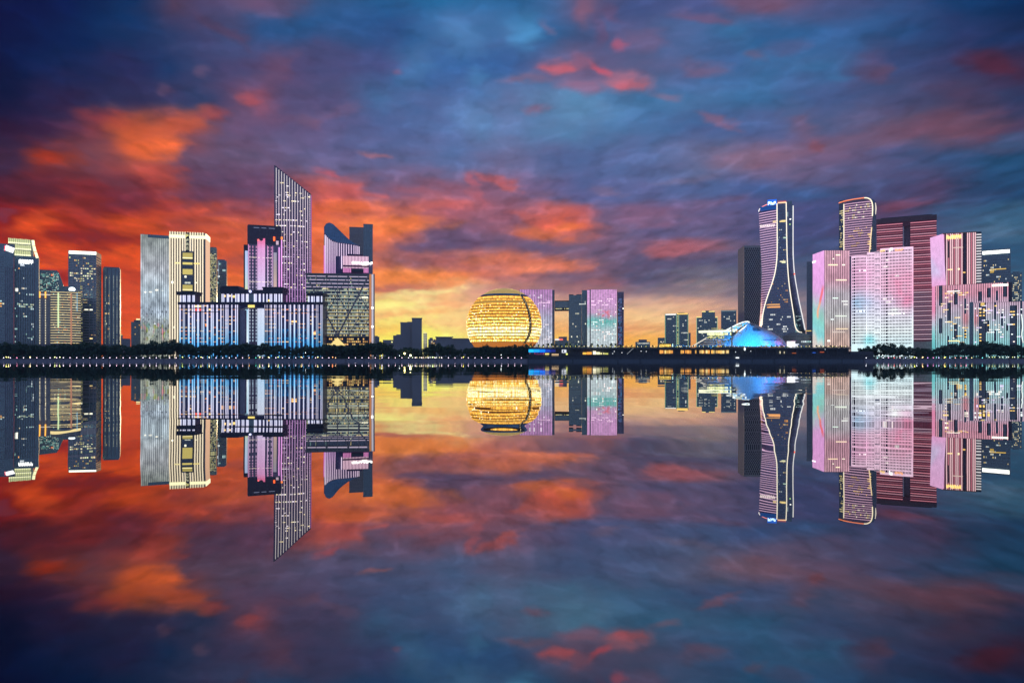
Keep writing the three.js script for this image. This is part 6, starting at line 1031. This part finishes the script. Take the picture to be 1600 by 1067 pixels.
belt(RIGHT, 1348, 1632, 'dark broad-crowned tree in the belt behind the row of coloured lamps', 'trees behind the coloured promenade lamps', 962);
for (let x = 829; x < 1328; x += rr(6, 9.5)) { if ((x > 1028 && x < 1054) || (x > 1057 && x < 1069) || (x > 1138 && x < 1150)) continue; const d = 956 + rr(-3, 3); plant(pick(tiny), 'terrace_tree', 'small clipped tree standing on the deck of the city balcony', 'small trees on the terrace deck', X(x, d), DECK - 0.05, -d, x < 975 ? rr(4.5, 7.5) : rr(2.4, 4.6), rr(1, 1.3)); }
{ // undergrowth below the tree belts
  const blobs = [];
  for (const [x0, x1] of [[-40, 828], [1346, 1640]]) for (let x = x0; x < x1; x += 2.6) blobs.push([X(x, 954) + rr(-1, 1), GROUND + rr(1.4, 3), -954 + rr(-2.5, 2.5), rr(2, 3.2), rr(1.6, 3)]);
  const m = new THREE.Mesh(leafCloud(blobs, 26000, 0.75), leafMat); m.name = 'shrub_undergrowth'; m.userData.kind = 'stuff'; tag(m, 'dense dark shrubs under the trees along both promenades', 'shrubs'); scene.add(m);
}

{ // hedge along the terrace deck
  const blobs = [];
  for (let x = 829; x < 1328; x += 1.5) if (noise(x / 9, 4) > -0.25) blobs.push([X(x, 950), DECK + rr(0.5, 1.3), -950 + rr(-0.8, 0.8), rr(0.8, 1.3), rr(0.6, 1.2)]);
  const m = new THREE.Mesh(leafCloud(blobs, 9000, 0.32), std(0.10, 0.13, 0.04, 0.8)); m.name = 'deck_hedge'; m.userData.kind = 'stuff'; tag(m, 'low yellow-green hedge behind the tiny lamps on the terrace deck', 'hedge'); scene.add(m);
}

// ------------------------------------------------------------------ lamps
function lampProto(post, radius, height) { return { post: new THREE.CylinderGeometry(post, post * 1.4, height, 8).translate(0, height / 2, 0), globe: new THREE.SphereGeometry(radius, 12, 8).translate(0, height + radius * 0.8, 0), base: new THREE.CylinderGeometry(post * 2.6, post * 3, 0.16, 8).translate(0, 0.08, 0), y: height + radius * 0.8 }; }
const promenade = lampProto(0.11, 0.45, 0.88), garden = lampProto(0.1, 0.5, 2.4), small = lampProto(0.06, 0.24, 1.45);
function lamp(proto, name, label, group, x, y, z, rgb, glow, cd) {
  const g = new THREE.Group(); g.name = numbered(name); g.position.set(x, y, z); tag(g, label, 'lamp', group); scene.add(g);
  mesh('post', proto.post, M.darkPanel, g); mesh('base', proto.base, M.darkPanel, g); mesh('lamp_globe', proto.globe, led(...rgb, glow), g);
  if (cd) { const l = new THREE.PointLight(new THREE.Color().setRGB(toLinear(rgb[0]), toLinear(rgb[1]), toLinear(rgb[2])), cd); l.position.y = proto.y; l.castShadow = true; l.shadow.radius = 5; g.add(l); }
}
const railY = GROUND + 0.65, railZ = -(BANK + 3.1);
const special = { 2: ['pink', [255, 150, 190]], 37: ['orange', [255, 170, 90]], 38: ['teal', [90, 225, 195]], 50: ['amber', [255, 200, 150]] };
for (let i = 0; i < 80; i++) {
  const x = 2 + i * 10.42;
  if (x > 824 || i === 24 || i === 27 || i === 51) continue;
  const sp = special[i];
  lamp(promenade, 'promenade_lamp', sp ? sp[0] + ' globe lamp among the white lamps on the embankment wall' : 'white globe lamp in the long row on the embankment wall', sp ? undefined : 'white globe lamps on the embankment wall', X(x, BANK), railY, railZ, sp ? sp[1] : pick([[255, 228, 250], [250, 232, 255], [255, 220, 240]]), 3.4, 40);
}
const party = [[1356, 'white', [240, 245, 255]], [1374, 'teal', [150, 225, 225]], [1382.6, 'white', [240, 240, 255]], [1391, 'pink', [250, 170, 215]], [1400, 'red', [255, 70, 70]], [1409, 'rose', [250, 190, 200]], [1417.6, 'blue-white', [190, 205, 255]], [1426.4, 'cream', [240, 240, 205]], [1435.2, 'white', [235, 235, 255]], [1444, 'orange', [255, 196, 150]], [1452.6, 'violet', [210, 160, 255]], [1461.4, 'magenta', [240, 130, 200]], [1470, 'lilac', [215, 195, 255]], [1478.6, 'amber', [255, 206, 150]], [1487.4, 'blue', [175, 205, 255]], [1496, 'salmon', [255, 170, 150]], [1504.6, 'coral', [255, 120, 140]], [1513, 'hot pink', [255, 110, 170]], [1521.8, 'yellow', [235, 225, 150]], [1538.4, 'turquoise', [110, 225, 230]]];
const whites = ['plain white globe lamp at the end of the coloured row next to the terrace', 'white globe lamp between the teal and pink lamps', 'white globe lamp between the cream and orange lamps'];
for (const [x, c, rgb] of party) lamp(promenade, 'coloured_lamp', c === 'white' ? whites.shift() : c + ' globe lamp in the coloured row on the embankment wall', 'coloured globe lamps on the embankment wall', X(x, BANK), railY, railZ, rgb, 3.4, 40);
// garden lamps among the trees
for (const [x, y, rgb, k, r] of [[632, 552.4, [255, 236, 150], 7, 1.9], [641, 555.4, [255, 246, 190], 8, 1.9]]) { lamp({ ...lampProto(0.16, r * 0.62, Y(y, 952) - GROUND - 0.9) }, 'flood_lamp', y < 554 ? 'taller bright yellow lamp before the trees at the gap' : 'lower bright yellow-white lamp before the trees at the gap', undefined, X(x, 950), GROUND, -950, rgb, k, 260); }
for (const [x, rgb] of [[8, [230, 220, 120]], [12, [235, 225, 140]], [46, [240, 215, 120]], [84, [210, 225, 140]], [92, [215, 225, 150]], [284, [205, 226, 120]], [313, [215, 215, 120]], [326, [226, 214, 120]], [405, [225, 226, 130]], [419, [240, 226, 110]], [434, [205, 214, 130]], [470, [220, 200, 120]], [496, [235, 214, 120]], [519, [255, 150, 90]], [676, [190, 226, 120]], [724, [246, 226, 90]], [1430, [226, 236, 90]], [1443, [250, 200, 120]], [1478, [246, 226, 80]]]) lamp(garden, 'garden_lamp', 'small yellow-green garden lamp at the foot of the bank trees', 'garden lamps under the trees', X(x, 949), GROUND, -949.5 + rr(-0.6, 0.6), rgb, 6, 40);
for (const [x, y] of [[783, 554.5], [477, 551], [596, 555.4], [624, 555.6], [1374.4, 554.4], [1380, 554.8], [1410, 555.4]]) lamp(lampProto(0.1, 0.42, Y(y, 950) - GROUND - 0.4), 'path_lamp', 'tall white path lamp standing in front of the dark trees', 'white path lamps among the trees', X(x, 949), GROUND, -949, [235, 250, 245], 4, 30);
for (let i = 0; i < 14; i++) lamp(garden, 'stall_lamp', 'small white-gold stall lamp on the promenade near the bright gap', 'stall lamps on the promenade', X(645 + i * 3.4 + rr(-1, 1), 945), GROUND - 0.4 + rr(-0.1, 0), -945 + rr(-1, 1), pick([[255, 240, 190], [255, 214, 190], [245, 250, 225]]), 2.4, 8);
for (let i = 0; i < 10; i++) lamp(garden, 'stall_lamp', 'small pale lamp on the promenade at the far right of the coloured row', 'pale lamps at the right end of the promenade', X(1546 + i * 5.2 + rr(-1.5, 1.5), 945), GROUND - 0.1, -945 + rr(-1, 1), pick([[240, 250, 225], [225, 236, 150], [240, 245, 245]]), 2, 8);
for (let i = 0; i < 72; i++) lamp(small, 'deck_lamp', 'tiny warm lamp along the rail of the city balcony deck', 'tiny lamps on the terrace deck', X(829 + i * 6.95 + rr(-1, 1), 946), DECK - 0.02, -946.6 + rr(-0.5, 0.5), pick([[255, 226, 150], [255, 236, 190], [235, 226, 110]]), 6, 40);

// ------------------------------------------------------------------ haze over the river
scene.fog = new THREE.FogExp2(new THREE.Color(0.55, 0.86, 1.0), HAZE);

scene.traverse((o) => { if (o.isMesh) { o.castShadow = true; o.receiveShadow = true; } });
renderer.render(scene, camera);
